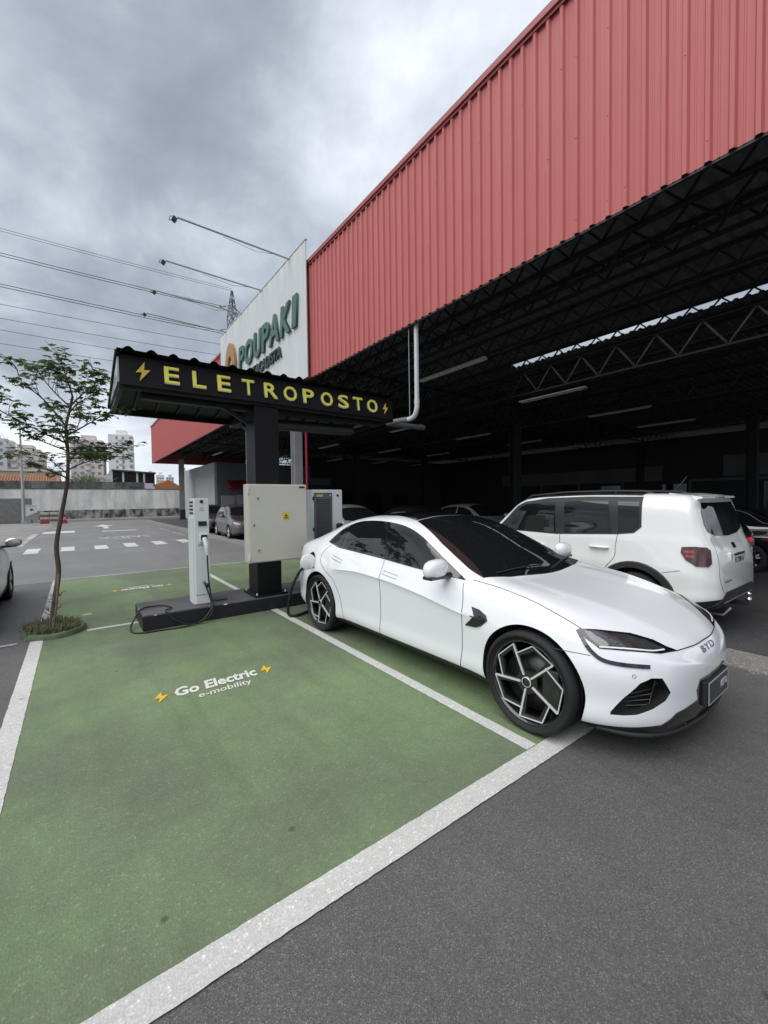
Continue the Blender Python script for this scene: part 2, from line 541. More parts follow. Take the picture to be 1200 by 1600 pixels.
DGL = mat('dark window glass', (.02, .024, .03), .08)
MGREY = mat('galvanised steel', (.42, .43, .44), .5, metal=.3, var=.15, vscale=6)

bw = thing('boundary_wall', 'long weathered white boundary wall with a black stained foot', 'wall', (0, 51.2, 0))
for i in range(16):
    x = -36 + i * 3.2
    MB().bbox(x, x + 3.19, 0, .20, .98, 3.06, .01).build('wall_panel', WALLP, bw)
MB().box(-36, 15.2, -.06, .22, 0, 1.0).build('wall_foot', STAIN, bw)
MB().box(-36, 15.2, -.03, .24, 3.06, 3.14).build('coping', MOSS, bw)
MB().box(-36, 15.2, -.50, -.06, 0, .14).build('wall_kerb', LINEP, bw)
nw = thing('neighbour_wall', 'dark mossy concrete wall rising behind the white boundary wall', 'wall', (0, 54, 0))
MB().box(-40, 6.2, 0, .25, 0, 3.95).build('wall', MOSS, nw)
for x0, x1 in ((-3.6, -2.5), (2.2, 3.4)): MB().box(x0, x1, -.03, .0, 3.1, 3.9).build('patch_panel', mat('grey render', (.22, .22, .21), .9, var=.3, vscale=4), nw)
MB().box(6.2, 7.08, 0, .25, 0, 3.85).build('wall', HWHITE, nw)
lw = thing('low_wall', 'low grey rendered wall at the foot of the lamp pole', 'wall', (0, 47.5, 0))
MB().bbox(-16, -3.2, 0, .3, 0, 2.15, .02).build('wall', mat('grey render', (.22, .22, .21), .9), lw)
for i in range(4): MB().box(-16 + i * 3.2, -15.9 + i * 3.2, -.015, 0, 0, 2.1).build('joint', MOSS, lw)

def gable(name, label, x0, x1, y0, y1, zw, zr, wallm, roofm, along='x', group=None):
    h = thing(name, label, 'house', ((x0 + x1) / 2, y0, 0), group=group)
    dx = (x1 - x0) / 2; dy = y1 - y0
    MB().box(-dx, dx, 0, dy, 0, zw).build('wall', wallm, h)
    b = MB()
    if along == 'x':
        b.prism([(-.4, zw), (dy / 2, zr), (dy + .4, zw), (dy / 2, zr - .14)], 'x', -dx - .4, dx + .4)
        r = b.build('roof', roofm, h)
        me = MB().tube([(0, -.4, zw + .04), (0, dy / 2, zr + .04)], .07, 6).mesh('roof_tile')
        me.materials.append(roofm)
        for i in range(int(2 * dx / .28)): link_mesh('roof_tile', me, None, r, (-dx + .14 + i * .28, 0, 0))
    else:
        b.prism([(-dx - .4, zw), (0, zr), (dx + .4, zw)], 'y', -.4, dy)
        r = b.build('roof', roofm, h)
        for sg in (-1, 1):
            me = MB().tube([(0, 0, zr + .04), (sg * (dx + .4), 0, zw + .04)], .07, 6).mesh('roof_tile')
            me.materials.append(roofm)
            for i in range(int(dy / .35)): link_mesh('roof_tile', me, None, r, (0, -.3 + i * .35, 0))
    return h
gable('house', 'low house with an orange hipped tile roof right of the white house', 9.0, 12.9, 69, 76, 3.5, 4.95, HWHITE, TILE2, 'y')
gable('house', 'house with a long red clay roof left of the lamp pole tree', -8.4, -2.2, 70, 78, 4.1, 5.4, CREAM, TILE, 'x')
h = thing('house', 'cream flat-roofed house wall showing above the red roof at the far left', 'house', (-9.5, 82, 0))
MB().box(-4.0, 7.4, 0, 8, 0, 6.6).build('wall', CREAM, h)
MB().box(-4.2, 7.6, -.2, 8.2, 6.6, 6.85).build('roof', HWHITE, h)
for x in (-2.9, -.6): MB().box(x, x + 1.1, -.06, .0, 4.6, 6.0).build('window', DGL, h)
# the white house with the long dark window band
h = thing('house', 'white house with a black framed window band under a mono-pitch roof', 'house', (5.6, 68.5, 0))
MB().prism([(-3.4, 0), (-3.4, 4.7), (-1.55, 6.15), (-1.55, 0)], 'y', 0, 7).build('wall', HWHITE, h)
MB().box(-1.55, 3.55, .05, 7, 0, 4.0).build('wall', MOSS, h)
MB().box(-1.55, 3.6, .9, 7, 4.0, 6.1).build('wall', mat('deep interior grey', (.10, .10, .105), .9), h)
MB().prism([(-1.62, 6.12), (-1.62, 6.32), (3.75, 6.02), (3.75, 5.84)], 'y', -.25, 7.2).build('roof', mat('dark metal roof', (.06, .06, .065), .6), h)
for i in range(7):
    x = -1.55 + i * .84
    MB().box(x, x + .07, .0, .9, 4.0, 6.1).build('window_post', mat('black frame', (.02, .02, .02), .5), h)
for i, x in enumerate((-1.40, -.55, .30, 1.15, 2.0, 2.85)):
    fr = MB().box(x - .05, x + .66, .1, .16, 4.05, 5.95).build('window', DGL, h)
    if i in (1, 3, 4): MB().box(x + .12, x + .36, .07, .10, 4.05, 5.95).build('curtain', HWHITE, fr)
MB().box(1.3, 3.55, -.2, .05, 2.6, 4.0).build('wall', HWHITE, h)

# tower blocks on the skyline; haze put into the pink and window grey
FARGL = mat('far window grey', (.24, .25, .27), .35)
def tower(label, x, y, wd, dp, ht, wallm, cols, balc):
    h = thing('apartment_block', label, 'building', (x, y, 0), R(-8))
    MB().box(-wd / 2, wd / 2, 0, dp, 0, ht).build('wall', wallm, h)
    MB().box(-wd * .2, wd * .25, dp * .2, dp * .7, ht, ht + 2.6).build('roof_tank', wallm, h)
    n = int(ht / 3.0)
    b = MB()
    for i in range(n):
        z = 1.2 + i * 3.0
        for c in cols: b.box(-wd / 2 + c[0] * wd, -wd / 2 + c[1] * wd, -.12, .1, z, z + 1.35)
    o = b.build('window', FARGL, h); o['kind'] = 'stuff'
    b = MB()
    for i in range(n):
        z = .4 + i * 3.0
        for c in balc: b.box(-wd / 2 + c[0] * wd, -wd / 2 + c[1] * wd, -1.0, 0, z, z + .95)
    o = b.build('balcony', wallm, h); o['kind'] = 'stuff'
TW = mat('tower white', (.78, .78, .76), .85, var=.1, vscale=.3)
TP = mat('hazed tower pink', (.66, .59, .56), .85, var=.1, vscale=.3)
TG = mat('tower grey', (.60, .62, .64), .85, var=.1, vscale=.3)
tower('tall white apartment tower standing alone right of the tree', 18.6, 250, 10.5, 14, 36.5, TW, [(.30, .38), (.56, .64), (.86, .99)], [(.40, .54), (.84, 1.02)])
tower('pinkish apartment tower seen through the tree crown', 4.6, 255, 13.5, 14, 33.5, TP, [(.08, .18), (.30, .40), (.62, .72), (.82, .92)], [(.44, .58)])
tower('low pink apartment block with balconies at the far left', -19.5, 250, 12.5, 14, 26.5, TP, [(.05, .16), (.38, .48), (.70, .82)], [(.20, .34), (.52, .66)])
tower('pale apartment block cut by the left edge of the picture', -33, 250, 17, 14, 31, TG, [(.5, .6), (.8, .92)], [(.65, .78)])
for k, (x, lab) in enumerate(((58, 'leftmost of three tiny pale blocks beside the far column'), (66.5, 'middle of three tiny pale blocks beside the far column'), (75, 'rightmost of three tiny pale blocks beside the far column'))):
    tower(lab, x, 460, 7.2, 8, (30, 29, 27)[k], TG if k != 1 else TW, [(.1, .28), (.4, .58), (.7, .9)], [])
tower('slim white block standing between the far column and the shop wall', 62, 330, 4.6, 8, 27, TW, [(.2, .8)], [])

# lamp pole, sign board, barriers by the wall
lp = thing('lamp_pole', 'tall thin grey lamp pole in front of the boundary wall', 'lamp post', (-3.6, 45.6, 0))
b = MB(); b.tube([(0, 0, 0), (0, 0, 3), (-.04, 0, 8.2)], [.13, .10, .06], 10); b.build('pole', MGREY, lp)
b = MB(); b.bbox(-.16, .16, -.16, .16, 0, .25, .03); b.build('base', MGREY, lp)
sb = thing('direction_board', 'white board with a cut corner and a left arrow on a grey stand', 'sign', (-3.0, 44.2, 0))
MB().prism([(-.36, .62), (.36, .98), (.36, 1.58), (-.36, 1.58)], 'y', -.03, .03).build('board', HWHITE, sb)
MB().prism([(-.36, .1), (.36, .1), (.36, .96), (-.36, .60)], 'y', -.01, .03).build('stand', mat('stand grey', (.25, .26, .27), .7), sb)
b = MB(); b.bar((.0, 0, .1), (.0, 0, .4), .05, .05); b.build('leg', mat('black stand', (.02, .02, .02), .6), sb)
b = MB(); b.add([(-.12, -.035, 1.18), (.02, -.035, 1.31), (.02, -.035, 1.24), (.13, -.035, 1.24), (.13, -.035, 1.12), (.02, -.035, 1.12), (.02, -.035, 1.05)], [(0, 6, 5, 4, 3, 2, 1)]); b.build('arrow', mat('black print', (.02, .02, .02), .6), sb)
MB().box(-.30, .30, -.036, -.03, 1.46, 1.50).build('printed_line', mat('grey print', (.2, .2, .2), .6), sb)
PALEB = mat('white block', (.55, .54, .52), .8, var=.35, vscale=8)
REDB = mat('red barrier', (.42, .03, .03), .5, var=.2, vscale=6)
for sx, lab in ((-2.18, 'brown and white stack of blocks beside the direction board'), (-1.56, 'pale stack of blocks hidden partly by the tree trunk')):
    st = thing('block_stack', lab, 'block stack', (sx, 44.1, 0))
    for i in range(5):
        MB().bbox(-.28, .28, -.2, .2, i * .19, i * .19 + .18, .015).build('block', (REDB if (i == 0 and sx < -2) else PALEB) if i % 2 == 0 else mat('brown block', (.20, .13, .10), .85, var=.3, vscale=6), st)
cn = thing('traffic_barrel', 'red and white striped traffic cone against the stained wall', 'cone', (-1.0, 44.0, 0))
for i, (r0, r1) in enumerate(((.30, .26), (.24, .21), (.20, .17), (.16, .13))):
    z = .08 + i * .22
    b = MB(); b.lathe([(r0, z), (r0 - .01, z + .11), (r1, z + .22)], 'z', 16); b.build('band', REDB if i % 2 == 0 else PALEB, cn)
MB().bbox(-.36, .36, -.36, .36, 0, .08, .01).build('base', REDB, cn)

# pylon and power lines
STEEL = mat('pylon steel', (.10, .10, .105), .6, metal=.3)
py = thing('pylon', 'steel lattice pylon rising behind the white sign panel', 'pylon', (40.0, 131.5, 0), R(20))
b = MB()
def half(z): return 3.2 + (1.05 - 3.2) * min(1, z / 46) if z < 58 else 1.05 * (1 - (z - 58) / 9.2) + .06
lev = [0, 8, 16, 24, 31, 37, 42, 46, 49.5, 52.5, 55.5, 58, 60.2, 62.2, 64, 66.4]
for i in range(len(lev) - 1):
    for (sx, sy) in ((-1, -1), (1, -1), (1, 1), (-1, 1)):
        a0, a1 = half(lev[i]), half(lev[i + 1])
        b.bar((sx * a0, sy * a0, lev[i]), (sx * a1, sy * a1, lev[i + 1]), .20, .20)
        nx, ny = (sy * -1, sx) if sx * sy > 0 else (sy, -sx)
        nx, ny = -sy, sx
        b.bar((sx * a0, sy * a0, lev[i]), (nx * a1, ny * a1, lev[i + 1]), .12, .12)
        b.bar((nx * a0, ny * a0, lev[i]), (sx * a1, sy * a1, lev[i + 1]), .12, .12)
b.build('mast', STEEL, py)
ARMZ = (59.8, 52.9, 46.0)
for z in ARMZ:
    for sg in (-1, 1):
        b = MB(); b.bar((sg * .9, 0, z), (sg * 4.4, 0, z + .2), .18, .18); b.bar((sg * .9, 0, z + 1.7), (sg * 4.4, 0, z + .2), .14, .14); b.build('cross_arm', STEEL, py)
WIRE = mat('power line', (.06, .06, .065), .6)
def wire(label, a, c, sag, r=.035, twin=0):
    b = MB(); pts = []
    for i in range(41):
        t = i / 40
        p = Vector(a).lerp(Vector(c), t); p.z -= sag * 4 * t * (1 - t)
        pts.append(p)
    b.tube(pts, r, 5)
    if twin: b.tube([p + Vector((0, .3, twin)) for p in pts], r, 5)
    o = b.build('power_line', WIRE)
    tag(o, label, 'cable', 'power lines running to the pylon')
# the next pylon of the line stands out of view to the left
for lab, z0, z1, dy, r_, x1 in (
        ('topmost power line, carried to the tip of the pylon', 64.6, 66.4, 0, .05, 40),
        ('second power line from the top, tied to the upper arm', 59.0, 60.0, -.8, .085, 38),
        ('third power line from the top, tied to the middle arm', 53.0, 53.1, .8, .085, 38),
        ('fourth power line from the top, thin against the cloud', 47.6, 49.2, -.6, .06, 38),
        ('fifth power line from the top, ending at the sign panel', 44.8, 46.2, .4, .06, 38),
        ('sixth power line from the top, dipping behind the canopy', 42.2, 43.0, -.3, .055, 60),
        ('seventh power line from the top, just over the tree', 39.2, 40.2, .5, .055, 60),
        ('lowest power line, running into the tree crown', 36.3, 37.4, 1.4, .05, 60)):
    wire(lab, (-75, 131.5 + dy, z0 + 1.0), (x1, 131.5 + dy, z1), .9, r_, .75 if r_ > .08 or z0 > 64 else 0)

# ================================================================== THE STORE BUILDING
RED = mat('red corrugated steel', (.51, .152, .140), .6, col2=(.43, .118, .110), vscale=1.1, vlo=.3, vhi=.7, stretch=(1, 1, .25), spec=.35)
REDD = mat('dark red flashing', (.33, .07, .068), .5, var=.15, vscale=2)
ROOFB = mat('dark roof sheet', (.14, .144, .155), .7, var=.25, vscale=1.5)
STEELB = mat('black truss steel', (.022, .022, .023), .6, var=.3, vscale=5)
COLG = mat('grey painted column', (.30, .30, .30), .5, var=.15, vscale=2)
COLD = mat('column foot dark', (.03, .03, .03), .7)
SHOPW = mat('shop wall white', (.42, .42, .41), .8, var=.12, vscale=1.2)
SHOPD = mat('shop grey and shaded wall', (.16, .16, .16), .8, var=.2, vscale=.8)
TUBEW = mat('tube fitting white', (.55, .55, .53), .5)
XF = 5.93
ZB, ZT = 5.42, 8.88

store = thing('store_building', 'large store with red corrugated fascia over an open covered car park', 'building', (XF, 0, 0))
# each sheet of cladding: four ribs
PITCH = .222
def cladding(n, z0, z1):
    prof = []
    for i in range(n):
        y = i * PITCH
        prof += [(0, y), (0, y + .045), (-.006, y + .053), (-.006, y + .066), (0, y + .074), (0, y + .116), (-.040, y + .136), (-.040, y + .180), (0, y + .200)]
    prof.append((0, n * PITCH))
    b = MB(); v = []; f = []
    for x, y in prof: v += [(x, y, z0), (x, y, z1), (x + .0012, y, z0), (x + .0012, y, z1)]
    for i in range(len(prof) - 1):
        a = 4 * i
        f += [(a, a + 4, a + 5, a + 1), (a + 2, a + 3, a + 7, a + 6), (a, a + 2, a + 6, a + 4)]
    b.add(v, f)
    return b
sheet_me = cladding(4, ZB, ZT).mesh('cladding_sheet', RED)
Y0S = -6.9
NS = 59
for i in range(NS):
    link_mesh('cladding_sheet', sheet_me, None, store, (random.uniform(-.003, 0), Y0S + i * 4 * PITCH, 0))
YE = Y0S + NS * 4 * PITCH
MB().box(-.09, .12, Y0S, YE + .05, ZT - .03, ZT + .075).build('coping', REDD, store)
MB().box(-.055, -.042, Y0S, YE + .03, ZT - .08, ZT - .03).build('coping_drip', REDD, store)
MB().box(.003, .05, Y0S, YE, ZB - .03, ZB + .06).build('fascia_rail', STEELB, store)
MB().box(.0, 9, YE - .02, YE + .06, ZB, ZT).build('end_cladding', REDD, store)
screws = MB()
for i in range(NS * 4):
    for z in (ZB + .22, ZB + 1.35, ZB + 2.45):
        if random.random() < .35:
            y = Y0S + i * PITCH + .155
            screws.lathe([(.0, -.008), (.010, -.006), (.012, 0)], 'x', 6, (-.040, y, z + random.uniform(-.03, .03)))
o = screws.build('screw_heads', RED, store); o['kind'] = 'stuff'
# roof: corrugated deck in two leaves with an open ventilation slot between them
ZR = 6.62
def deck(x0, x1, y0, y1, z, name='roof_deck'):
    b = MB(); v = []; f = []
    n = int((x1 - x0) / .5)
    ys = int((y1 - y0) / .25)
    prof = []
    for i in range(ys):
        y = y0 + (y1 - y0) * i / ys; d = (y1 - y0) / ys
        prof += [(y, 0), (y + d * .5, 0), (y + d * .6, .04), (y + d * .9, .04)]
    prof.append((y1, 0))
    for y, dz in prof: v += [(x0, y, z + dz), (x1, y, z + dz), (x0, y, z + dz + .01), (x1, y, z + dz + .01)]
    for i in range(len(prof) - 1):
        a = 4 * i
        f += [(a, a + 1, a + 5, a + 4), (a + 2, a + 6, a + 7, a + 3)]
    b.add(v, f)
    return b.build(name, ROOFB, store)
deck(.0, 7.26, -6.9, YE, ZR)
deck(7.26, 7.80, -6.9, -1.0, ZR); deck(7.26, 7.80, 9.9, YE, ZR)
deck(7.80, 42, -6.9, YE, ZR)
MB().box(.0, 42, -6.95, -6.90, ZB, ZT).build('side_cladding', REDD, store)
# lattice joists parallel to the front
def joist(x, y0, y1, zt, zb, step, r=.035, name='joist'):
    b = MB()
    b.box(x - .04, x + .04, y0, y1, zt - .06, zt)
    b.box(x - .04, x + .04, y0, y1, zb, zb + .06)
    n = int((y1 - y0) / step)
    for i in range(n):
        ya = y0 + i * step
        b.bar((x, ya, zb + .05), (x, ya + step / 2, zt - .05), r, r)
        b.bar((x, ya + step / 2, zt - .05), (x, ya + step, zb + .05), r, r)
    return b.build(name, STEELB, store)
for x in (.35, 1.75, 3.15, 4.55, 5.9, 8.9, 10.4, 12.4, 14.6, 17, 20, 24, 28):
    joist(x, -6.8, YE - .2, ZR - .03, ZR - .50, .62)
joist(8.2, -6.8, YE - .2, ZR - .10, ZR - 1.0, 1.15, .05, 'girder')
joist(7.1, -6.8, YE - .2, ZR - .03, ZR - .45, .62)
joist(2.45, -6.8, YE - .2, ZR - .05, ZR - .62, .9, .04, 'girder')
joist(13.4, -6.8, YE - .2, ZR - .25, ZR - 1.25, 1.3, .05, 'girder')
# cross girders from front to back
for y in (-5.5, 13.6, 18.4, 31, 43.4):
    b = MB(); zt, zb = ZR - .10, ZR - .92
    b.box(.1, 40, y - .05, y + .05, zt - .08, zt); b.box(.1, 40, y - .05, y + .05, zb, zb + .08)
    for i in range(40):
        xa = .1 + i
        b.bar((xa, y, zb + .05), (xa + .5, y, zt - .05), .05, .05); b.bar((xa + .5, y, zt - .05), (xa + 1, y, zb + .05), .05, .05)
    b.build('cross_girder', STEELB, store)
# columns
def column(x, y, wd=.30, ztop=ZR - .9, foot=True, dark=False):
    b = MB()
    b.box(x - wd / 2, x + wd / 2, y - wd / 2, y - wd / 2 + .03, .02, ztop)
    b.box(x - wd / 2, x + wd / 2, y + wd / 2 - .03, y + wd / 2, .02, ztop)
    b.box(x - .015, x + .015, y - wd / 2 + .03, y + wd / 2 - .03, .02, ztop)
    c = b.build('column', COLD if dark else COLG, store)
    if foot: MB().box(x - wd / 2 - .02, x + wd / 2 + .02, y - wd / 2 - .02, y + wd / 2 + .02, .005, .95).build('column_foot', COLD, c)
column(.32, 13.6); column(.32, 18.4); column(2.15, 43.4, .42)
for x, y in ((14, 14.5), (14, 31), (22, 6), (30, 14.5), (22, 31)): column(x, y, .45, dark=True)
# interior walls
# shop block at the far end, white with a red awning
MB().box(3.25, 3.45, 36.0, 50, .005, 4.9).build('shop_wall', SHOPW, store)
fw_ = MB().box(3.45, 12, 36.0, 36.2, .005, 4.9).build('shop_wall', SHOPD, store)  # same white block; the shade on this face is put into its colour
MB().prism([(35.0, 2.75), (36.0, 3.45), (36.0, 2.75)], 'x', 4.3, 7.4).build('awning', mat('red awning', (.22, .012, .018), .6), fw_)
for x0, x1, z1 in ((3.75, 4.9, 2.15), (5.0, 5.6, 2.2)): MB().box(x0, x1, 35.93, 36.0, .02, z1).build('shop_door', SHOPW, fw_)
MB().box(5.95, 6.6, 35.93, 36.0, .02, 2.2).build('shop_door', COLD, fw_)
# white canopy posts at the far corner
# long back wall with shopfronts
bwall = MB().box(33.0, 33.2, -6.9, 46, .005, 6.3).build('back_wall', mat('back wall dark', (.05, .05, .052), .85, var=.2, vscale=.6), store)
for y0, y1, z0, z1, m in ((-2, 10, 3.1, 4.6, SHOPD), (14, 30, 2.9, 4.1, SHOPD), (-1, 4.5, 2.9, 3.15, TUBEW), (6, 12, 2.75, 2.95, SHOPD)):
    MB().box(32.85, 32.99, y0, y1, z0, z1).build('fascia_board', m, bwall)
for y in (-1, 1.2, 3.4, 5.6, 8, 12, 17, 21, 25):
    MB().box(32.80, 32.99, y, y + .14, .01, 2.9).build('door_post', SHOPD, bwall)
for y in (-.7, 1.5, 3.7, 6, 12.3, 17.3, 21.3):
    MB().box(32.93, 32.99, y, y + 1.7, .1, 2.6).build('shop_glass', DGL, bwall)
MB().box(32.78, 32.84, 1.5, 6.2, 3.3, 4.1).build('shop_banner', mat('dull banner', (.30, .29, .26), .8, var=.3, vscale=2), bwall)
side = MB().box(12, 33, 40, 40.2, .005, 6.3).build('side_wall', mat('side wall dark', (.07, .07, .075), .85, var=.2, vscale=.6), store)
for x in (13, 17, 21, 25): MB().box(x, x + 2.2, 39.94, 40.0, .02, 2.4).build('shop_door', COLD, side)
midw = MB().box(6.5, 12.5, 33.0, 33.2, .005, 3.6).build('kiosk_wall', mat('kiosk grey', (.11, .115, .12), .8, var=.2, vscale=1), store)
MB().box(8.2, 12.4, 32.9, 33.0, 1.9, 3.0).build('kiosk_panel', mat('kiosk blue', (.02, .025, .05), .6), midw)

# white sign panel in front of the cladding
sp_ = thing('store_sign', 'white corrugated sign panel with POUPAKI ATACADISTA lettering', 'sign', (XF - .17, 0, 0))
PANW = mat('white sign sheet', (.60, .62, .62), .45, col2=(.48, .50, .50), vscale=1.4, stretch=(1, 1.5, .2), vlo=.3, vhi=.7)
PY0, PY1, PZ0, PZ1 = 11.65, 20.9, 5.40, 9.50
nP = 9
dp = (PY1 - PY0) / nP
for i in range(nP):
    b = MB(); v = []; f = []
    prof = [(0, 0), (0, dp * .30), (-.007, dp * .33), (-.007, dp * .38), (0, dp * .41), (0, dp * .80), (-.007, dp * .83), (-.007, dp * .88), (0, dp * .91), (0, dp - .006)]
    for x, y in prof: v += [(x, y, PZ0), (x, y, PZ1)]
    for k in range(len(prof) - 1): f.append((2 * k, 2 * k + 2, 2 * k + 3, 2 * k + 1))
    b.add(v, f)
    b.box(.001, .03, 0, dp - .006, PZ0, PZ1)
    b.build('panel_sheet', PANW, sp_, (0, PY0 + i * dp, 0))
MB().box(-.02, .06, PY0 - .02, PY1 + .02, PZ1, PZ1 + .03).build('panel_coping', PANW, sp_)
LGRN = mat('sign letter green', (.045, .115, .085), .45, var=.12, vscale=3)
LSID = mat('sign letter side', (.018, .04, .032), .5)
LBRN = mat('sign arch brown', (.34, .17, .06), .5, var=.12, vscale=3)
LPINK = mat('sign arch inside pale', (.55, .42, .42), .5)
def sign_letter(ch, y_left, wd, z0, ht, bold=.035):
    # letters read from +y to -y for somebody standing on the -x side
    me = text_mesh(ch, wd, ht, .07, bold, .0)
    for q in me.vertices: q.co.x += (q.co.y - ht / 2) * .10
    me.materials.append(LGRN)
    return link_mesh('letter', me, None, sp_, (-.02, y_left, z0), (PI / 2, 0, -PI / 2))
# baseline falls a little with distance in the panel, letters spread over about six metres
for ch, ya, yb in (('P', 17.95, 17.25), ('O', 17.17, 16.25), ('U', 16.12, 15.36), ('P', 15.22, 14.52), ('A', 14.50, 13.58), ('K', 13.46, 12.66), ('I', 12.52, 12.20)):
    sign_letter(ch, ya, ya - yb, 7.12, .98, .03)
me = text_mesh('ATACADISTA', 3.2, .40, .06, .02, .05); me.materials.append(LSID)
link_mesh('subtitle_letters', me, None, sp_, (-.02, 16.7, 6.50), (PI / 2, 0, -PI / 2))
arch = crom([(0, 0), (.02, .75), (.28, 1.36), (.72, 1.62), (1.16, 1.36), (1.42, .75), (1.44, 0)], 6)
inner = crom([(.36, 0), (.38, .55), (.52, .92), (.72, 1.06), (.92, .92), (1.06, .55), (1.08, 0)], 6)
b = MB(); n = len(arch)
v = [(0, -p.x, p.y) for p in arch] + [(0, -p.x, p.y) for p in inner] + [(-.11, -p.x, p.y) for p in arch] + [(-.11, -p.x, p.y) for p in inner]
f = []
for i in range(n - 1):
    f += [(2 * n + i, 2 * n + i + 1, 3 * n + i + 1, 3 * n + i), (i, i + 1, 2 * n + i + 1, 2 * n + i), (n + i + 1, n + i, 3 * n + i, 3 * n + i + 1)]
b.add(v, f)
b.build('logo_arch', LBRN, sp_, (-.01, 19.85, 7.05), recalc=True)
b = MB(); b.add([(0, -p.x, p.y) for p in inner], [tuple(range(n))]); b.build('logo_inside', LPINK, sp_, (-.012, 19.85, 7.05))

# four floodlight arms reaching out over the panel
FLB = mat('floodlight black', (.03, .03, .032), .5)
for y, xe, nm in ((12.82, 2.45, 'nearest'), (15.3, 2.55, 'second'), (17.65, 2.60, 'third'), (19.95, 2.55, 'farthest')):
    fl = thing('floodlight_arm', {'nearest': 'longest looking floodlight arm, nearest of four over the sign panel', 'second': 'second floodlight arm from the near end of the sign panel', 'third': 'third floodlight arm, ending left of the pylon tip', 'farthest': 'farthest and lowest floodlight arm over the sign panel'}[nm], 'floodlight', (XF - .05, y, 9.50), group='floodlight arms over the sign panel')
    b = MB(); b.tube([(0, 0, -.04), (xe - XF + .05, 0, .02)], .028, 8); b.build('arm', MGREY if 'MGREY' in globals() else COLG, fl)
    b = MB(); b.bbox(-.055, .055, -.075, .075, -.055, .045, .012); b.build('lamp_head', FLB, fl, (xe - XF - .02, 0, -.06), (0, R(35), 0))
    b = MB(); b.tube([(-.02, -.10, 0), (-.14, -.10, -.05), (-.14, .10, -.05), (-.02, .10, 0)], .009, 6); b.build('bracket', FLB, fl, (xe - XF, 0, -.02))
    b = MB(); b.tube([(-.5, 0, -.02), (-1.2, .0, -.16), (-2.2, 0, -.06)], .006, 5); b.build('cable', FLB, fl)

# rain pipe and conduit hanging from the fascia
PVC = mat('white pvc pipe', (.55, .56, .57), .35, var=.08, vscale=5)
dpipe = thing('downpipe', 'white rain pipe dropping from the red fascia and bending behind the canopy', 'pipe', (6.06, 6.95, 0))
b = MB(); b.tube([(0, 0, 5.9), (0, 0, 3.72)], .052, 14); b.build('pipe', PVC, dpipe)
b = MB(); b.tube(crom([(0, 0, 3.76), (0, .01, 3.60), (0, .09, 3.46), (0, .25, 3.42), (0, .34, 3.42)], 5), .054, 14); b.build('elbow', PVC, dpipe)
b = MB(); b.tube([(0, 0, 3.70), (0, 0, 3.80)], .060, 14); b.build('collar', PVC, dpipe)
b = MB(); b.tube(crom([(0, .30, 3.42), (0, .75, 3.445), (0, .98, 3.45), (.12, 1.10, 3.45), (1.2, 1.12, 3.46)], 4), .062, 14); b.build('run', mat('grey flexible pipe', (.12, .12, .125), .5), dpipe)
cd = tag(MB().tube([(0, 0, 5.9), (.01, 0, 3.46)], .010, 6).build('conduit', COLG, None, (6.0, 7.14, 0)), 'thin grey conduit hanging just left of the white rain pipe', 'conduit')
fp = tag(MB().tube([(0, 0, .02), (0, 0, 5.6)], .045, 10).build('fire_pipe', mat('fire pipe red', (.30, .015, .03), .45), None, (6.52, 13.38, 0)), 'red fire main pipe running up behind the grey column', 'pipe')

# unlit tube fittings in rows under the roof
def tube_lamp(x, y, lab):
    t = thing('tube_lamp', lab, 'lamp', (x, y, 5.2), group='tube lamps under the roof')
    MB().prism([(-.12, 0), (.12, 0), (.06, .05), (-.06, .05)], 'y', -1.25, 1.25).build('fitting', TUBEW, t)
    for dx in (-.05, .05):
        b = MB(); b.tube([(dx, -1.2, -.02), (dx, 1.2, -.02)], .014, 6); b.build('tube', PLATEW if 'PLATEW' in globals() else TUBEW, t)
    for dy in (-1.0, 1.0):
        b = MB(); b.tube([(0, dy, .04), (0, dy, 1.38)], .006, 5); b.build('hanger', STEELB, t)
rowname = ['first', 'second', 'third', 'fourth', 'fifth']
for i, x in enumerate((8.5, 13.5, 18.5, 23.4, 28.4)):
    for j, y in enumerate((.35, 8.35, 16.4, 24.4, 32.4)):
        if j == 0: continue
        depth = ['', 'near', 'middle', 'far', 'farthest'][j]
        tube_lamp(x, y, f'unlit tube lamp, {rowname[i]} row in from the fascia, {depth} place along it')

# ================================================================== CARS
def pch(nodes):
    xs = [a for a, b in nodes]; ys = [b for a, b in nodes]
    n = len(xs)
    h = [xs[i + 1] - xs[i] for i in range(n - 1)]
    d = [(ys[i + 1] - ys[i]) / h[i] for i in range(n - 1)]
    m = [0.0] * n
    m[0] = d[0]; m[-1] = d[-1]
    for i in range(1, n - 1):
        if d[i - 1] * d[i] > 0:
            w1 = 2 * h[i] + h[i - 1]; w2 = h[i] + 2 * h[i - 1]
            m[i] = (w1 + w2) / (w1 / d[i - 1] + w2 / d[i])
    def f(x):
        if x <= xs[0]: return ys[0]
        if x >= xs[-1]: return ys[-1]
        i = 0
        while x > xs[i + 1]: i += 1
        t = (x - xs[i]) / h[i]
        return ((1 + 2 * t) * (1 - t) ** 2 * ys[i] + t * (1 - t) ** 2 * h[i] * m[i]
                + t * t * (3 - 2 * t) * ys[i + 1] + t * t * (t - 1) * h[i] * m[i + 1])
    return f

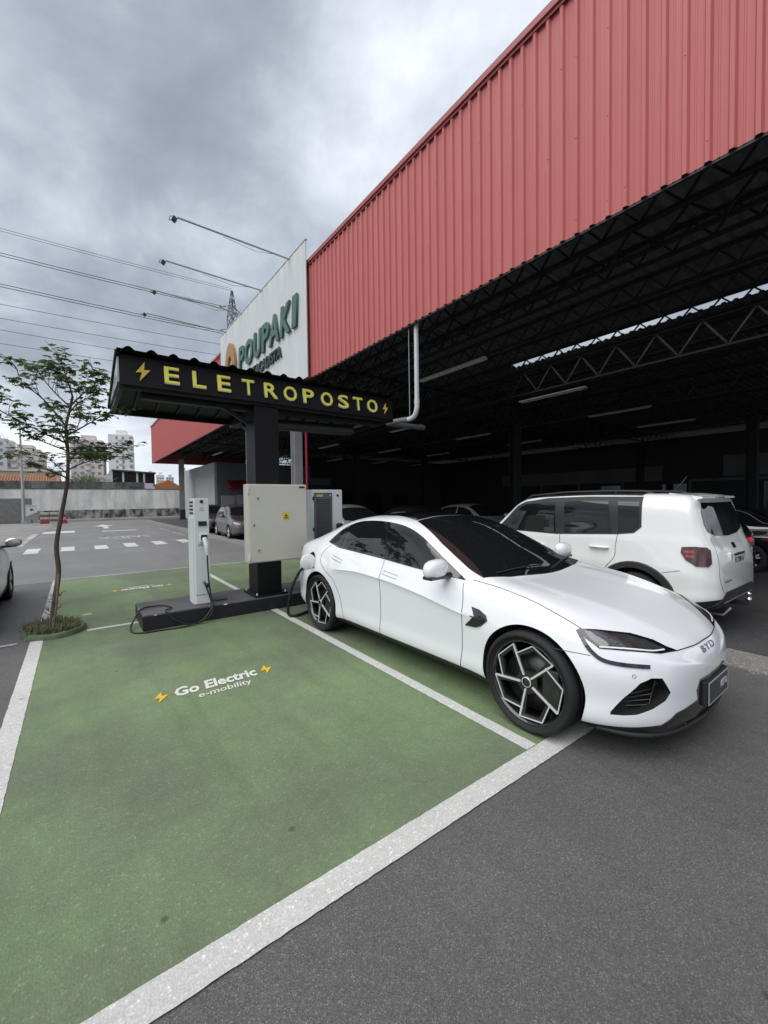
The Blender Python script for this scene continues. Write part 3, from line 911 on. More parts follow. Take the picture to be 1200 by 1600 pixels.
def section(Ks, counts, corners):
    """dense half section through key points (w,z); tangents broken at the corner indices"""
    n = len(Ks)
    P_ = [Vector((a, b)) for a, b in Ks]
    T = []
    for i in range(n):
        if i == 0:
            T.append((P_[1] - P_[0], P_[1] - P_[0]))
        elif i == n - 1:
            T.append((Vector((P_[i].x - P_[i - 1].x, 0)),) * 2)
        else:
            a = P_[i] - P_[i - 1]; b = P_[i + 1] - P_[i]
            la, lb = max(a.length, 1e-5), max(b.length, 1e-5)
            if i in corners:
                T.append((a, b))
            else:
                t = (a / la * lb + b / lb * la) / (la + lb)
                T.append((t * la, t * lb))
    o = []
    for i in range(n - 1):
        p, q = P_[i], P_[i + 1]
        l = (q - p).length
        t0 = T[i][1]; t1 = T[i + 1][0]
        if i + 1 == n - 1: t1 = Vector((-l, 0))
        for j in range(counts[i]):
            t = j / counts[i]
            o.append((2 * t ** 3 - 3 * t * t + 1) * p + (t ** 3 - 2 * t * t + t) * t0 + (-2 * t ** 3 + 3 * t * t) * q + (t ** 3 - t * t) * t1)
    o.append(P_[-1])
    return o

class Shell:
    """lofted car body; nose at y = 0, tail at y = L, x across, z up"""
    def __init__(s, L, nodes, counts, corners, ns=120, black_to=0):
        s.L = L
        Y0 = nodes['W'][0][0]
        fn = {k: pch(v) for k, v in nodes.items()}
        vs_, fs, mi = [], [], []
        ss = []
        for i in range(ns + 1):
            t = i / ns
            ss.append(Y0 + (L - Y0) * (0.55 * t + 0.45 * 0.5 * (1 - math.cos(PI * t))))
        m = None
        for y in ss:
            g = {k: f(y) for k, f in fn.items()}
            W = g['W']
            z7 = g['z8'] - g.get('crown', 0.25) * (g['z8'] - g['z6'])
            K = [(0, g['zb']), (W - g['i1'], g['zb']), (W - g['i2'], g['z2']), (W - g['i3'], g['z3']), (W, g['z4']),
                 (W - g['i4'], g['z4'] + g['d4']), (W - g['i5'], g['z5']), (g['w6'], g['z6']), (g['w6'] * g.get('f7', 0.55), z7), (0, g['z8'])]
            sec = section(K, counts, corners(y) if callable(corners) else corners)
            m = len(sec)
            ring = [(p.x, y, p.y) for p in sec] + [(-p.x, y, p.y) for p in sec[-2:0:-1]]
            vs_ += ring
        N = 2 * m - 2
        seg = []
        for i, c in enumerate(counts): seg += [i] * c
        seg = seg + seg[::-1]
        for i in range(ns):
            for j in range(N):
                fs.append((i * N + j, (i + 1) * N + j, (i + 1) * N + (j + 1) % N, i * N + (j + 1) % N))
                mi.append(2 if seg[j] < black_to else 0)
        fs.append(tuple(range(N))); mi.append(0)
        fs.append(tuple(ns * N + j for j in range(N))[::-1]); mi.append(0)
        me = bpy.data.meshes.new('body')
        me.from_pydata(vs_, [], fs)
        me.polygons.foreach_set('material_index', mi)
        b = bmesh.new(); b.from_mesh(me)
        bmesh.ops.recalc_face_normals(b, faces=b.faces[:])
        s.bvh = BVHTree.FromBMesh(b)
        b.to_mesh(me); b.free()
        s.me = me
    def cast(s, p, d):
        p = Vector(p); d = Vector(d).normalized()
        hit, nrm, idx, dist = s.bvh.ray_cast(p - d * 4, d)
        if hit is None:
            hit, nrm, idx, dist = s.bvh.find_nearest(p)
        if nrm.dot(d) > 0: nrm = -nrm
        return hit, nrm
    def finish(s, parent, mats, cutters):
        o = link_mesh('body', s.me, None, parent)
        for q in mats: s.me.materials.append(q)
        if cutters:
            cb = MB()
            for c in cutters: c(cb)
            cm = cb.mesh('cutter', mats, recalc=True)
            cm.polygons.foreach_set('material_index', [1] * len(cm.polygons))
            co = link_mesh('cutter', cm, None)
            md = o.modifiers.new('cut', 'BOOLEAN')
            md.operation = 'DIFFERENCE'; md.object = co; md.solver = 'EXACT'; md.use_self = True
            dg = bpy.context.evaluated_depsgraph_get(); dg.update()
            # evaluated without the parent's transform mattering: parent sits at the origin while building
            new = bpy.data.meshes.new_from_object(o.evaluated_get(dg))
            o.modifiers.clear()
            o.data = new
            bpy.data.objects.remove(co)
        me = o.data
        me.polygons.foreach_set('use_smooth', [True] * len(me.polygons))
        me.set_sharp_from_angle(angle=R(32))
        return o

def frame_of(d):
    d = Vector(d).normalized()
    v = Vector((0, 0, 1)) if abs(d.z) < 0.9 else Vector((0, 1, 0))
    v = (v - d * v.dot(d)).normalized()
    u = v.cross(d)
    return u, v, d

def patch(sh, pts, d, off, name, m, parent, grid=0.05, smooth_n=0, closed=True, skirt=0.012, mirror=False, subs=None):
    """piece of skin: outline given by rough 3-D points, laid on the shell along d and lifted by off"""
    P_ = [Vector(p) for p in pts]
    if smooth_n: P_ = crom(P_, smooth_n, True)
    if mirror:
        P_ = [Vector((-p.x, p.y, p.z)) for p in P_]; d = (-d[0], d[1], d[2])
    u, v, d = frame_of(d)
    o = sum(P_, Vector()) / len(P_)
    bm = bmesh.new()
    vs_ = [bm.verts.new((u.dot(p - o), v.dot(p - o), 0)) for p in P_]
    f = bm.faces.new(vs_)
    if f.normal.z < 0: bmesh.ops.reverse_faces(bm, faces=[f])
    xs = [q.co.x for q in vs_]; ys = [q.co.y for q in vs_]
    for ax, lo, hi in ((0, min(xs), max(xs)), (1, min(ys), max(ys))):
        k = int((hi - lo) / grid)
        for i in range(1, k + 1):
            pc = [0, 0, 0]; pc[ax] = lo + (hi - lo) * i / (k + 1)
            pn = [0, 0, 0]; pn[ax] = 1
            bmesh.ops.bisect_plane(bm, geom=bm.verts[:] + bm.edges[:] + bm.faces[:], plane_co=pc, plane_no=pn)
    border = [e_ for e_ in bm.edges if e_.is_boundary]
    nb = {}
    for q in bm.verts:
        h, n = sh.cast(o + u * q.co.x + v * q.co.y, d)
        nb[q] = (h, n)
        q.co = h + n * off
    # skirt into the body so that the piece has an edge
    for e_ in border:
        a, b = e_.verts
        f0 = e_.link_faces[0]
        fv = list(f0.verts)
        if fv[(fv.index(a) + 1) % len(fv)] is not b: a, b = b, a
        a2 = bm.verts.new(nb[a][0] - nb[a][1] * skirt); b2 = bm.verts.new(nb[b][0] - nb[b][1] * skirt)
        bm.faces.new((b, a, a2, b2))
    bmesh.ops.remove_doubles(bm, verts=bm.verts[:], dist=1e-5)
    flip = 0
    for fc in bm.faces:
        fc.smooth = True
        fc.normal_update()
    s_ = sum(fc.normal.dot(d) * fc.calc_area() for fc in bm.faces)
    if s_ > 0: bmesh.ops.reverse_faces(bm, faces=bm.faces[:])
    me = bpy.data.meshes.new(name)
    bm.to_mesh(me); bm.free()
    me.set_sharp_from_angle(angle=R(40))
    return link_mesh(name, me, m, parent)

def seam(sh, pts, d, wd, off, name, m, parent, n=18, mirror=False, step=0):
    """narrow strip laid along a line on the shell (shut line, trim, lamp strip)"""
    P_ = [Vector(p) for p in pts]
    if n: P_ = crom(P_, n)
    if mirror:
        P_ = [Vector((-p.x, p.y, p.z)) for p in P_]; d = (-d[0], d[1], d[2])
    H = [sh.cast(p, d) for p in P_]
    v, f = [], []
    for i, (h, nn) in enumerate(H):
        t = (H[min(i + 1, len(H) - 1)][0] - H[max(i - 1, 0)][0])
        sd_ = t.cross(nn)
        sd_ = sd_.normalized() if sd_.length > 1e-7 else Vector((0, 0, 1))
        a = h + sd_ * wd / 2; b = h - sd_ * wd / 2
        v += [a - nn * 0.004, a + nn * off, b + nn * off, b - nn * 0.004]
    for i in range(len(H) - 1):
        for j in range(3):
            f.append((i * 4 + j, i * 4 + j + 1, i * 4 + 5 + j, i * 4 + 4 + j))
    k = (len(H) - 1) * 4
    f += [(3, 2, 1, 0), (k, k + 1, k + 2, k + 3)]
    me = bpy.data.meshes.new(name)
    me.from_pydata(v, [], f)
    b = bmesh.new(); b.from_mesh(me); bmesh.ops.recalc_face_normals(b, faces=b.faces[:]); b.to_mesh(me); b.free()
    return link_mesh(name, me, m, parent)

def cyl_cut(y, z, r, x0, x1, n=64):
    return lambda b: b.add(
        [(x0, y + r * math.cos(2 * PI * i / n), z + r * math.sin(2 * PI * i / n)) for i in range(n)] +
        [(x1, y + r * math.cos(2 * PI * i / n), z + r * math.sin(2 * PI * i / n)) for i in range(n)],
        [tuple(range(n)), tuple(range(n, 2 * n))] + [(i, (i + 1) % n, n + (i + 1) % n, n + i) for i in range(n)])

# ------------------------------------------------------------------ car materials
PAINT = mat('white car paint', (0.78, 0.795, 0.82), 0.3, coat=1.0, var=0.03, vscale=2.0)
PAINT_SUV = mat('off-white car paint', (0.76, 0.77, 0.75), 0.25, coat=0.8, var=0.03, vscale=2.0)
SILVER = mat('silver car paint', (0.50, 0.51, 0.52), 0.28, metal=0.65, coat=1.0)
BLACKP = mat('black car paint', (0.008, 0.008, 0.009), 0.15, coat=1.0)
GREYP = mat('dark grey car paint', (0.10, 0.10, 0.105), 0.28, metal=0.6, coat=1.0)
BROWNP = mat('brown grey car paint', (0.11, 0.095, 0.09), 0.28, metal=0.6, coat=1.0)
LINER = mat('wheel well black', (0.006, 0.006, 0.006), 0.9)
PLAST = mat('black plastic trim', (0.018, 0.018, 0.019), 0.55, var=0.2, vscale=30)
GLOSSB = mat('gloss black trim', (0.007, 0.007, 0.008), 0.08, coat=0.5)
GLASS = mat('tinted car glass', (0.008, 0.009, 0.010), 0.02, spec=0.6)
SEAMM = mat('shut line', (0.03, 0.03, 0.032), 0.7)
RUBBER = mat('tyre rubber', (0.010, 0.010, 0.0105), 0.75, var=0.3, vscale=25, bump=0.15, bscale=120)
ALLOY = mat('machined alloy', (0.74, 0.74, 0.75), 0.34, metal=0.35, var=0.08, vscale=30)
RIMB = mat('black rim', (0.010, 0.010, 0.011), 0.25, coat=0.5)
DISC = mat('brake disc steel', (0.09, 0.09, 0.09), 0.45, metal=0.9, var=0.3, vscale=20)
CHROME = mat('chrome', (0.75, 0.75, 0.76), 0.12, metal=1.0)
LAMPG = mat('lamp lens grey', (0.045, 0.048, 0.052), 0.12, coat=1.0, var=0.6, vscale=9)
REDL = mat('tail lamp red', (0.055, 0.006, 0.008), 0.10, coat=1.0, var=0.35, vscale=14)
REDLIT = mat('lit tail lamp', (0.6, 0.02, 0.02), 0.2, emit=((1.0, 0.01, 0.05), 0.35))
WHITEL = mat('white lamp strip', (0.75, 0.76, 0.78), 0.2)
PLATEW = mat('number plate white', (0.62, 0.63, 0.62), 0.4, var=0.08, vscale=40)
PLATEB = mat('plate blue', (0.012, 0.025, 0.10), 0.4)
PLATED = mat('dark cover plate', (0.035, 0.038, 0.042), 0.35)

# ------------------------------------------------------------------ wheels (axle along x, outer face towards -x)
def wheel(parent, pos, r, wd, rim_r, style, side):
    rot = (0, 0, 0) if side < 0 else (0, 0, PI)
    b = MB()
    h = wd / 2
    # barrel and lip of the rim
    b.lathe([(rim_r * 0.90, h), (rim_r * 0.88, h * 0.4), (rim_r * 0.90, -h * 0.5), (rim_r * 0.97, -h * 0.86), (rim_r * 1.0, -h * 0.9), (rim_r * 1.01, -h * 0.82)], 'x', 40, mi=0)
    xf_ = -h * 0.80
    if style == 'pinwheel':
        for k in range(5):
            a0 = R(44 + 72 * k)
            def pt(rr, da): return (-rim_r * rr * math.cos(a0 + R(da)), rim_r * rr * math.sin(a0 + R(da)))
            blade = [pt(0.10, 0), pt(0.93, -2), pt(0.945, 18), pt(0.94, 38), pt(0.70, 74), pt(0.10, 72)]
            hole = [pt(0.30, 12), pt(0.80, 6), pt(0.82, 33), pt(0.62, 64), pt(0.30, 60)]
            # black blade: rim of the pinwheel cell
            v, f = [], []
            n = 5
            outer = [blade[0], blade[1], blade[3], blade[4], blade[5]]
            for q in outer: v.append((xf_ + 0.004, *q))
            for q in hole: v.append((xf_ + 0.004, *q))
            for q in outer: v.append((xf_ + 0.030, *q))
            for q in hole: v.append((xf_ + 0.030, *q))
            for i in range(n):
                j = (i + 1) % n
                f += [(i, j, n + j, n + i), (n + i, n + j, 3 * n + j, 3 * n + i), (2 * n + j, 2 * n + i, i, j)]
            b.add(v, f, 0)
            # machined edges
            def strip(pl, wd_):
                for i in range(len(pl) - 1):
                    b.bar((xf_ + 0.002, *pl[i]), (xf_ + 0.002, *pl[i + 1]), wd_, wd_, 1)
            strip([pt(0.17, 0), pt(0.92, -2)], 0.0125)
            strip([pt(0.92, -2), pt(0.93, 36)], 0.007)
            strip([pt(0.93, 36), pt(0.69, 73)], 0.008)
            arc = [pt(0.975, q) for q in range(40, 68, 4)]
            strip(arc, 0.006)
    elif style == 'five':
        for k in range(5):
            a0 = R(90 + 72 * k)
            for da in (-9, 9):
                p0 = (xf_ + 0.01, rim_r * 0.15 * math.cos(a0), rim_r * 0.15 * math.sin(a0))
                p1 = (xf_ + 0.004, rim_r * 0.95 * math.cos(a0 + R(da)), rim_r * 0.95 * math.sin(a0 + R(da)))
                b.bar(p0, p1, 0.030, 0.030, 1)
    b.lathe([(0.0, xf_ - 0.004), (rim_r * 0.14, xf_ - 0.002), (rim_r * 0.17, xf_ + 0.03)], 'x', 20, mi=0)
    if style == 'pinwheel':
        b.lathe([(rim_r * 0.105, xf_ - 0.006), (rim_r * 0.125, xf_ - 0.006), (rim_r * 0.125, xf_ - 0.002)], 'x', 20, mi=1)
    wobj = b.build('wheel', [RIMB if style == 'pinwheel' else PLAST, ALLOY], parent, pos, rot, recalc=True)
    t = MB()
    t.lathe([(rim_r * 0.985, h * 0.8), (rim_r * 1.03, h * 0.97), (r * 0.86, h * 1.04), (r * 0.95, h * 0.98), (r * 0.99, h * 0.82), (r, h * 0.6), (r, h * 0.22), (r - 0.008, h * 0.20), (r - 0.008, h * 0.14), (r, h * 0.12),
             (r, -h * 0.12), (r - 0.008, -h * 0.14), (r - 0.008, -h * 0.20), (r, -h * 0.22), (r, -h * 0.6), (r * 0.99, -h * 0.82), (r * 0.95, -h * 0.98), (r * 0.86, -h * 1.04), (rim_r * 1.09, -h * 1.0), (rim_r * 1.03, -h * 0.97), (rim_r * 0.985, -h * 0.80)], 'x', 48)
    t.build('tyre', RUBBER, wobj)
    d = MB()
    d.lathe([(0.05, 0.0), (rim_r * 0.72, 0.0), (rim_r * 0.72, 0.022), (0.05, 0.022)], 'x', 32)
    dd = d.build('brake_disc', DISC, wobj, (-h * 0.25, 0, 0))
    c = MB()
    c.bbox(-0.06, 0.05, -0.06, 0.06, -0.12, 0.12, 0.02)
    c.build('brake_caliper', PLAST if style != 'pinwheel' else DISC, wobj, (-h * 0.25, -rim_r * 0.60 * side * -1, 0.02))
    return wobj

# ------------------------------------------------------------------ the white electric saloon
def electric_saloon():
    car = thing('electric_car', 'glossy white electric saloon plugged in beside the green bay', 'car')
    L = 4.80
    W = [(0, .12), (.012, .26), (.035, .41), (.07, .53), (.12, .62), (.20, .715), (.30, .79), (.45, .862), (.65, .912), (.86, .928), (1.3, .918), (1.8, .915), (2.4, .918), (3.0, .920), (3.5, .932), (3.80, .9375), (4.1, .922), (4.35, .88), (4.55, .80), (4.68, .70), (4.76, .58), (4.8, .42)]
    nodes = dict(
        W=W,
        zb=[(0, .25), (.1, .185), (.5, .165), (.9, .165), (3.8, .17), (4.3, .21), (4.7, .28), (4.8, .36)],
        i1=[(0, .05), (.3, .06), (1.3, .13), (3.4, .13), (4.4, .08), (4.8, .05)],
        i2=[(0, .01), (.4, .006), (1.0, .015), (1.3, .035), (3.3, .035), (3.7, .015), (4.8, .01)],
        z2=[(0, .30), (.1, .245), (.5, .215), (1.0, .225), (1.4, .255), (3.2, .255), (3.6, .23), (4.3, .28), (4.8, .42)],  # taller black sill band: trim plus the shade under it put into colour
        i3=[(0, .0), (.4, .0), (1.0, .012), (1.6, .022), (3.0, .022), (3.6, .01), (4.8, .0)],
        z3=[(0, .38), (.3, .38), (1.0, .42), (3.5, .42), (4.4, .46), (4.8, .50)],
        z4=[(0, .47), (.2, .52), (.5, .58), (.9, .64), (1.25, .66), (1.5, .69), (2.0, .762), (2.5, .808), (2.95, .822), (3.3, .80), (3.55, .765), (3.8, .74), (4.4, .72), (4.8, .58)],
        d4=[(0, .04), (1.15, .04), (1.5, .016), (3.3, .016), (3.7, .04), (4.8, .04)],
        i4=[(0, .012), (.5, .010), (1.15, .006), (1.5, -.007), (3.2, -.007), (3.7, .007), (4.8, .012)],
        i5=[(0, .03), (.1, .05), (.3, .07), (.6, .075), (.9, .07), (1.5, .062), (2.4, .062), (3.3, .072), (3.8, .085), (4.2, .095), (4.6, .08), (4.8, .04)],
        z5=[(0, .515), (.02, .54), (.05, .57), (.1, .605), (.2, .66), (.4, .735), (.65, .795), (.9, .835), (1.2, .865), (1.5, .905), (1.8, .93), (2.4, .955), (3.0, .985), (3.5, 1.01), (3.9, 1.03), (4.2, 1.03), (4.5, 1.01), (4.68, .985), (4.75, .90), (4.8, .66)],
        w6=[(0, .07), (.012, .16), (.035, .27), (.07, .38), (.12, .46), (.2, .55), (.3, .62), (.6, .725), (.9, .775), (1.15, .785), (1.35, .78), (1.6, .742), (1.9, .685), (2.2, .635), (2.5, .605), (3.0, .59), (3.4, .58), (3.8, .575), (4.1, .59), (4.4, .61), (4.6, .60), (4.74, .5), (4.8, .28)],
        z6=[(0, .52), (.012, .542), (.035, .572), (.07, .605), (.12, .64), (.2, .685), (.3, .728), (.6, .825), (.9, .885), (1.15, .918), (1.35, .948), (1.5, .985), (1.65, 1.05), (1.9, 1.175), (2.1, 1.265), (2.3, 1.332), (2.5, 1.374), (2.8, 1.40), (3.1, 1.40), (3.4, 1.372), (3.7, 1.305), (4.0, 1.21), (4.25, 1.125), (4.45, 1.07), (4.6, 1.045), (4.7, 1.02), (4.76, .93), (4.8, .70)],
        z8=[(0, .525), (.012, .556), (.035, .60), (.07, .645), (.12, .68), (.25, .747), (.5, .832), (.9, .91), (1.1, .938), (1.22, .957), (1.4, 1.02), (1.6, 1.112), (1.8, 1.205), (2.0, 1.292), (2.2, 1.366), (2.4, 1.418), (2.6, 1.448), (2.8, 1.46), (3.0, 1.455), (3.3, 1.42), (3.6, 1.35), (3.9, 1.258), (4.2, 1.15), (4.4, 1.085), (4.55, 1.055), (4.68, 1.04), (4.74, 1.0), (4.77, .9), (4.80, .72)],
        crown=[(0, .15), (.2, .05), (.5, -.22), (1.05, -.30), (1.3, .08), (1.7, .25), (2.5, .22), (4.8, .2)],
        f7=[(0, .55), (.9, .62), (1.3, .62), (1.8, .55), (4.8, .55)],
    )
    nodes = {k: [((a if a > .86 else .05 + a * .81 / .86), b) for a, b in v] for k, v in nodes.items()}
    sh = Shell(L, nodes, [3, 3, 6, 7, 3, 8, 14, 10, 8], lambda y: {1, 8} if .2 < y < 1.18 else ({1, 4, 5} if 1.25 < y < 3.5 else {1}), 150, 2)
    FA, RA, WR = 0.86, 3.78, 0.347
    cut = []
    for sgn in (-1, 1):
        for y in (FA, RA):
            cut.append(cyl_cut(y, WR + 0.005, 0.385, sgn * 0.52, sgn * 1.3))
    # corner air intakes cut into the bumper
    INT = [(-.815, .363, .295), (-.764, .293, .408), (-.707, .228, .500), (-.650, .188, .529), (-.592, .151, .525), (-.547, .122, .437), (-.578, .138, .39), (-.647, .181, .345), (-.72, .24, .31), (-.767, .292, .30)]
    dI = Vector((.45, .89, 0)).normalized()
    def intake_cut(b, sg):
        P_ = [Vector((-sg * p[0], p[1], p[2])) for p in INT]
        d = Vector((-sg * dI.x, dI.y, 0))
        n = len(P_)
        q0 = sum(P_, Vector()) / n
        P_ = [p - d * (p - q0).dot(d) for p in P_]
        b.add([p - d * .25 for p in P_] + [p + d * .06 for p in P_], [tuple(range(n)), tuple(range(n, 2 * n))] + [(i, (i + 1) % n, n + (i + 1) % n, n + i) for i in range(n)])
    cut.append(lambda b: intake_cut(b, 1)); cut.append(lambda b: intake_cut(b, -1))
    sh.finish(car, [PAINT, LINER, PLAST], cut)
    for sgn in (-1, 1):
        wheel(car, (sgn * 0.815, FA, WR), WR, 0.235, 0.284, 'pinwheel', sgn)
        wheel(car, (sgn * 0.815, RA, WR), WR, 0.235, 0.284, 'pinwheel', sgn)
    X = (1, 0, 0)
    def sz(l, x=-.8): return [(x, a, b) for a, b in l]
    DLO = [(1.485, .945), (1.741, 1.063), (2.102, 1.236), (2.367, 1.325), (2.64, 1.366), (2.936, 1.377), (3.24, 1.36), (3.464, 1.30), (3.601, 1.218), (3.71, 1.10), (3.426, 1.051), (2.956, 1.028), (2.549, 1.008), (2.064, .976), (1.741, .96)]
    DLO = [(p.x, p.y) for p in crom(DLO[:10], 4)] + DLO[10:]
    FG = [(1.73, .985), (1.785, 1.06), (2.11, 1.22), (2.37, 1.305), (2.60, 1.343), (2.495, 1.025), (2.06, .997)]
    RG = [(2.555, 1.030), (2.675, 1.348), (2.936, 1.357), (3.24, 1.338), (3.355, 1.305), (3.34, 1.067), (2.956, 1.048)]
    QG = [(3.385, 1.072), (3.40, 1.295), (3.46, 1.272), (3.57, 1.203), (3.665, 1.108)]
    for mir in (False, True):
        tr = patch(sh, sz(DLO), X, .004, 'window_trim', GLOSSB, car, mirror=mir)
        patch(sh, sz(FG), X, .007, 'door_window', GLASS, car, mirror=mir)
        patch(sh, sz(RG), X, .007, 'door_window', GLASS, car, mirror=mir)
        patch(sh, sz(QG), X, .007, 'quarter_window', GLASS, car, mirror=mir)
        seam(sh, sz([(1.49, .925), (1.443, .79), (1.45, .48), (1.475, .30), (1.51, .215)]), X, .006, .0011, 'door_gap', SEAMM, car, mirror=mir)
        seam(sh, sz([(2.545, 1.0), (2.53, .8), (2.527, .593), (2.545, .40), (2.575, .225)]), X, .006, .0011, 'door_gap', SEAMM, car, mirror=mir)
        seam(sh, sz([(3.62, 1.075), (3.74, .97), (3.745, .86), (3.60, .77), (3.44, .69), (3.31, .53), (3.27, .38), (3.24, .225)]), X, .006, .0011, 'door_gap', SEAMM, car, mirror=mir)
        seam(sh, [(-.789, 1.432, .955), (-.773, 1.188, .929), (-.781, .907, .884), (-.796, .659, .817), (-.80, .535, .775)], (.5, .1, -.8), .006, .0011, 'hood_gap', SEAMM, car, mirror=mir)
        seam(sh, [(-.907, .675, .637), (-.869, .534, .635), (-.835, .46, .632)], (.8, .5, 0), .004, .0011, 'bumper_gap', SEAMM, car, mirror=mir)
        for (a, b) in (((2.498, .870), (2.284, .851)), ((3.493, .925), (3.286, .892))):
            h = .034
            seam(sh, sz([a, b, (b[0], b[1] + h), (a[0], a[1] + h), a]), X, .0045, .0011, 'door_handle', SEAMM, car, n=0, mirror=mir)
        v_ = patch(sh, sz([(1.348, .772), (1.272, .763), (1.206, .734), (1.189, .698), (1.242, .649), (1.297, .626), (1.407, .618), (1.314, .706)]), X, .008, 'fender_vent', GLOSSB, car, mirror=mir, grid=.08)
        seam(sh, sz([(1.35, .70), (1.2, .70)]), X, .008, .013, 'vent_blade', GLOSSB, v_, mirror=mir)
        dh = (.55, .75, -.35)
        HL = [(-.813, .551, .772), (-.742, .476, .771), (-.564, .34, .744), (-.469, .247, .706), (-.427, .19, .671), (-.365, .146, .640), (-.529, .185, .648), (-.708, .30, .674), (-.80, .425, .676), (-.822, .496, .724)]
        hl = patch(sh, HL, dh, .004, 'headlight', GLOSSB, car, mirror=mir, grid=.04)
        c0 = sum((Vector(p) for p in HL), Vector()) / len(HL)
        patch(sh, [c0 + (Vector(p) - c0) * .80 + Vector((-.02, .02, 0)) for p in HL], dh, .006, 'lens', LAMPG, hl, mirror=mir, grid=.04)
        seam(sh, [(-.80, .425, .688), (-.708, .31, .686), (-.58, .215, .668), (-.47, .185, .660)], dh, .009, .0075, 'light_strip', WHITEL, hl, mirror=mir)
        seam(sh, [(-.818, .55, .768), (-.835, .50, .715), (-.833, .455, .66), (-.812, .39, .617), (-.748, .301, .600), (-.645, .2, .592)], dh, .024, .007, 'lower_strip', GLOSSB, hl, mirror=mir)
        # slats of the corner intake
        sg = -1 if not mir else 1
        d = Vector((sg * -dI.x, dI.y, 0))
        for k, (tz, tl) in enumerate(((.33, .0), (.36, .02), (.39, .05), (.42, .08))):
            b = MB()
            a_ = Vector((sg * (.80 - tl * .9), .345 - tl * 1.1, tz)) + d * .03
            m_ = Vector((sg * (.62 - k * .008), .19, tz + .015)) + d * .03
            e_ = Vector((sg * (.60 - k * .012), .165, .50 - .01 * k)) + d * .03
            b.tube([a_, m_, e_], .006, 6)
            b.build('intake_slat', GLOSSB, car)
        # wheel-arch edge
    # glass roof and screens
    Z = (0, 0, -1)
    patch(sh,
          [(x, y, 1.2) for x, y in [(0, 1.202), (-.131, 1.206), (-.30, 1.226), (-.502, 1.266), (-.66, 1.318), (-.735, 1.368), (-.70, 1.60), (-.648, 1.917), (-.572, 2.2), (-.515, 2.40), (-.30, 2.43), (0, 2.44), (.30, 2.43), (.515, 2.40), (.572, 2.2), (.648, 1.917), (.70, 1.60), (.735, 1.368), (.66, 1.318), (.502, 1.266), (.30, 1.226), (.131, 1.206)]],
          Z, .004, 'windscreen', GLASS, car, grid=.06)
    patch(sh, [(x, y, 1.4) for x, y in [(-.505, 2.425), (-.25, 2.455), (0, 2.462), (.25, 2.455), (.505, 2.425), (.478, 2.65), (.465, 3.0), (.455, 3.40), (0, 3.43), (-.455, 3.40), (-.465, 3.0), (-.478, 2.65)]], Z, .005, 'glass_roof', GLOSSB, car, grid=.06)
    patch(sh, [(x, y, 1.4) for x, y in [(-.452, 3.425), (0, 3.455), (.452, 3.425), (.47, 3.8), (.50, 4.1), (.47, 4.30), (0, 4.36), (-.47, 4.30), (-.50, 4.1), (-.47, 3.8)]], Z, .004, 'rear_window', GLASS, car, grid=.06)
    seam(sh, [(-.365, .146, .641), (-.164, .114, .64), (0, .11, .642), (.164, .114, .64), (.365, .146, .641)], (0, .7, -.7), .007, .0011, 'hood_gap', SEAMM, car)
    # wipers
    for (a, b_) in (((-.60, 1.345), (.02, 1.33)), ((.05, 1.25), (.60, 1.40))):
        b = MB()
        pts = []
        for t in range(9):
            h, n = sh.cast((a[0] + (b_[0] - a[0]) * t / 8, a[1] + (b_[1] - a[1]) * t / 8, 1.2), Z)
            pts.append(h + n * .016)
        b.tube(pts, .008, 6)
        b.build('wiper', PLAST, car)
    # bumper: black lower mouth, splitter, plate
    patch(sh, [(x, .1, z) for x, z in [(-.66, .205), (-.50, .305), (-.27, .335), (-.29, .40), (-.25, .455), (.25, .455), (.29, .40), (.27, .335), (.50, .305), (.66, .205), (.60, .185), (-.60, .185)]], (0, 1, 0), .006, 'lower_grille', GLOSSB, car, grid=.05)
    b = MB()
    lip = crom([(-.80, .44, .18), (-.70, .265, .172), (-.52, .15, .170), (-.25, .095, .170), (0, .08, .170), (.25, .095, .170), (.52, .15, .170), (.70, .265, .172), (.80, .44, .18)], 5)
    b.tube(lip, .017, 8)
    b.build('splitter', PLAST, car)
    for xx in (-.36, .36):
        b = MB(); b.prism([(.10, .19), (.16, .19), (.16, .32), (.12, .31)], 'x', xx - .012, xx + .012); b.build('grille_fin', GLOSSB, car)
    pl = MB().bbox(-.20, .20, .025, .036, .285, .425, .004).build('number_plate', PLATED, car)
    b = MB()
    for (x0, x1, z0, z1) in ((-.20, .20, .421, .426), (-.20, .20, .284, .289), (-.203, -.197, .284, .426), (.197, .203, .284, .426)): b.box(x0, x1, .022, .027, z0, z1)
    b.build('plate_frame', mat('plate frame grey', (.30, .31, .31), .35), pl)
    link_mesh('plate_lettering', text_mesh('AUTO', .14, .05, .003, .01), mat('plate letter grey', (.45, .45, .45), .5), pl, (.03, .0245, .335), (PI / 2, 0, 0))
    MB().bbox(-.225, .225, .033, .075, .28, .435, .01).build('plate_bracket', PLAST, pl)
    # maker's letters on the nose
    bt = text_mesh('BYD', .235, .05, .0, .015, space=1.15, res=2)
    bm = bmesh.new(); bm.from_mesh(bt)
    for q in bm.verts:
        h, n = sh.cast((q.co.x - .117, .1, .575 + q.co.y), (0, .85, -.5))
        q.co = h + n * .004
    bm.to_mesh(bt); bm.free()
    link_mesh('badge_lettering', bt, GLOSSB, car)
    # parking sensor
    h, n = sh.cast((-.725, .253, .539), (.6, .8, 0))
    b = MB(); b.lathe([(.011, 0), (.011, .002), (.009, .002), (.009, .0)], 'z', 14)
    o = b.build('parking_sensor', SEAMM, car, h); o.rotation_euler = n.to_track_quat('Z', 'Y').to_euler()
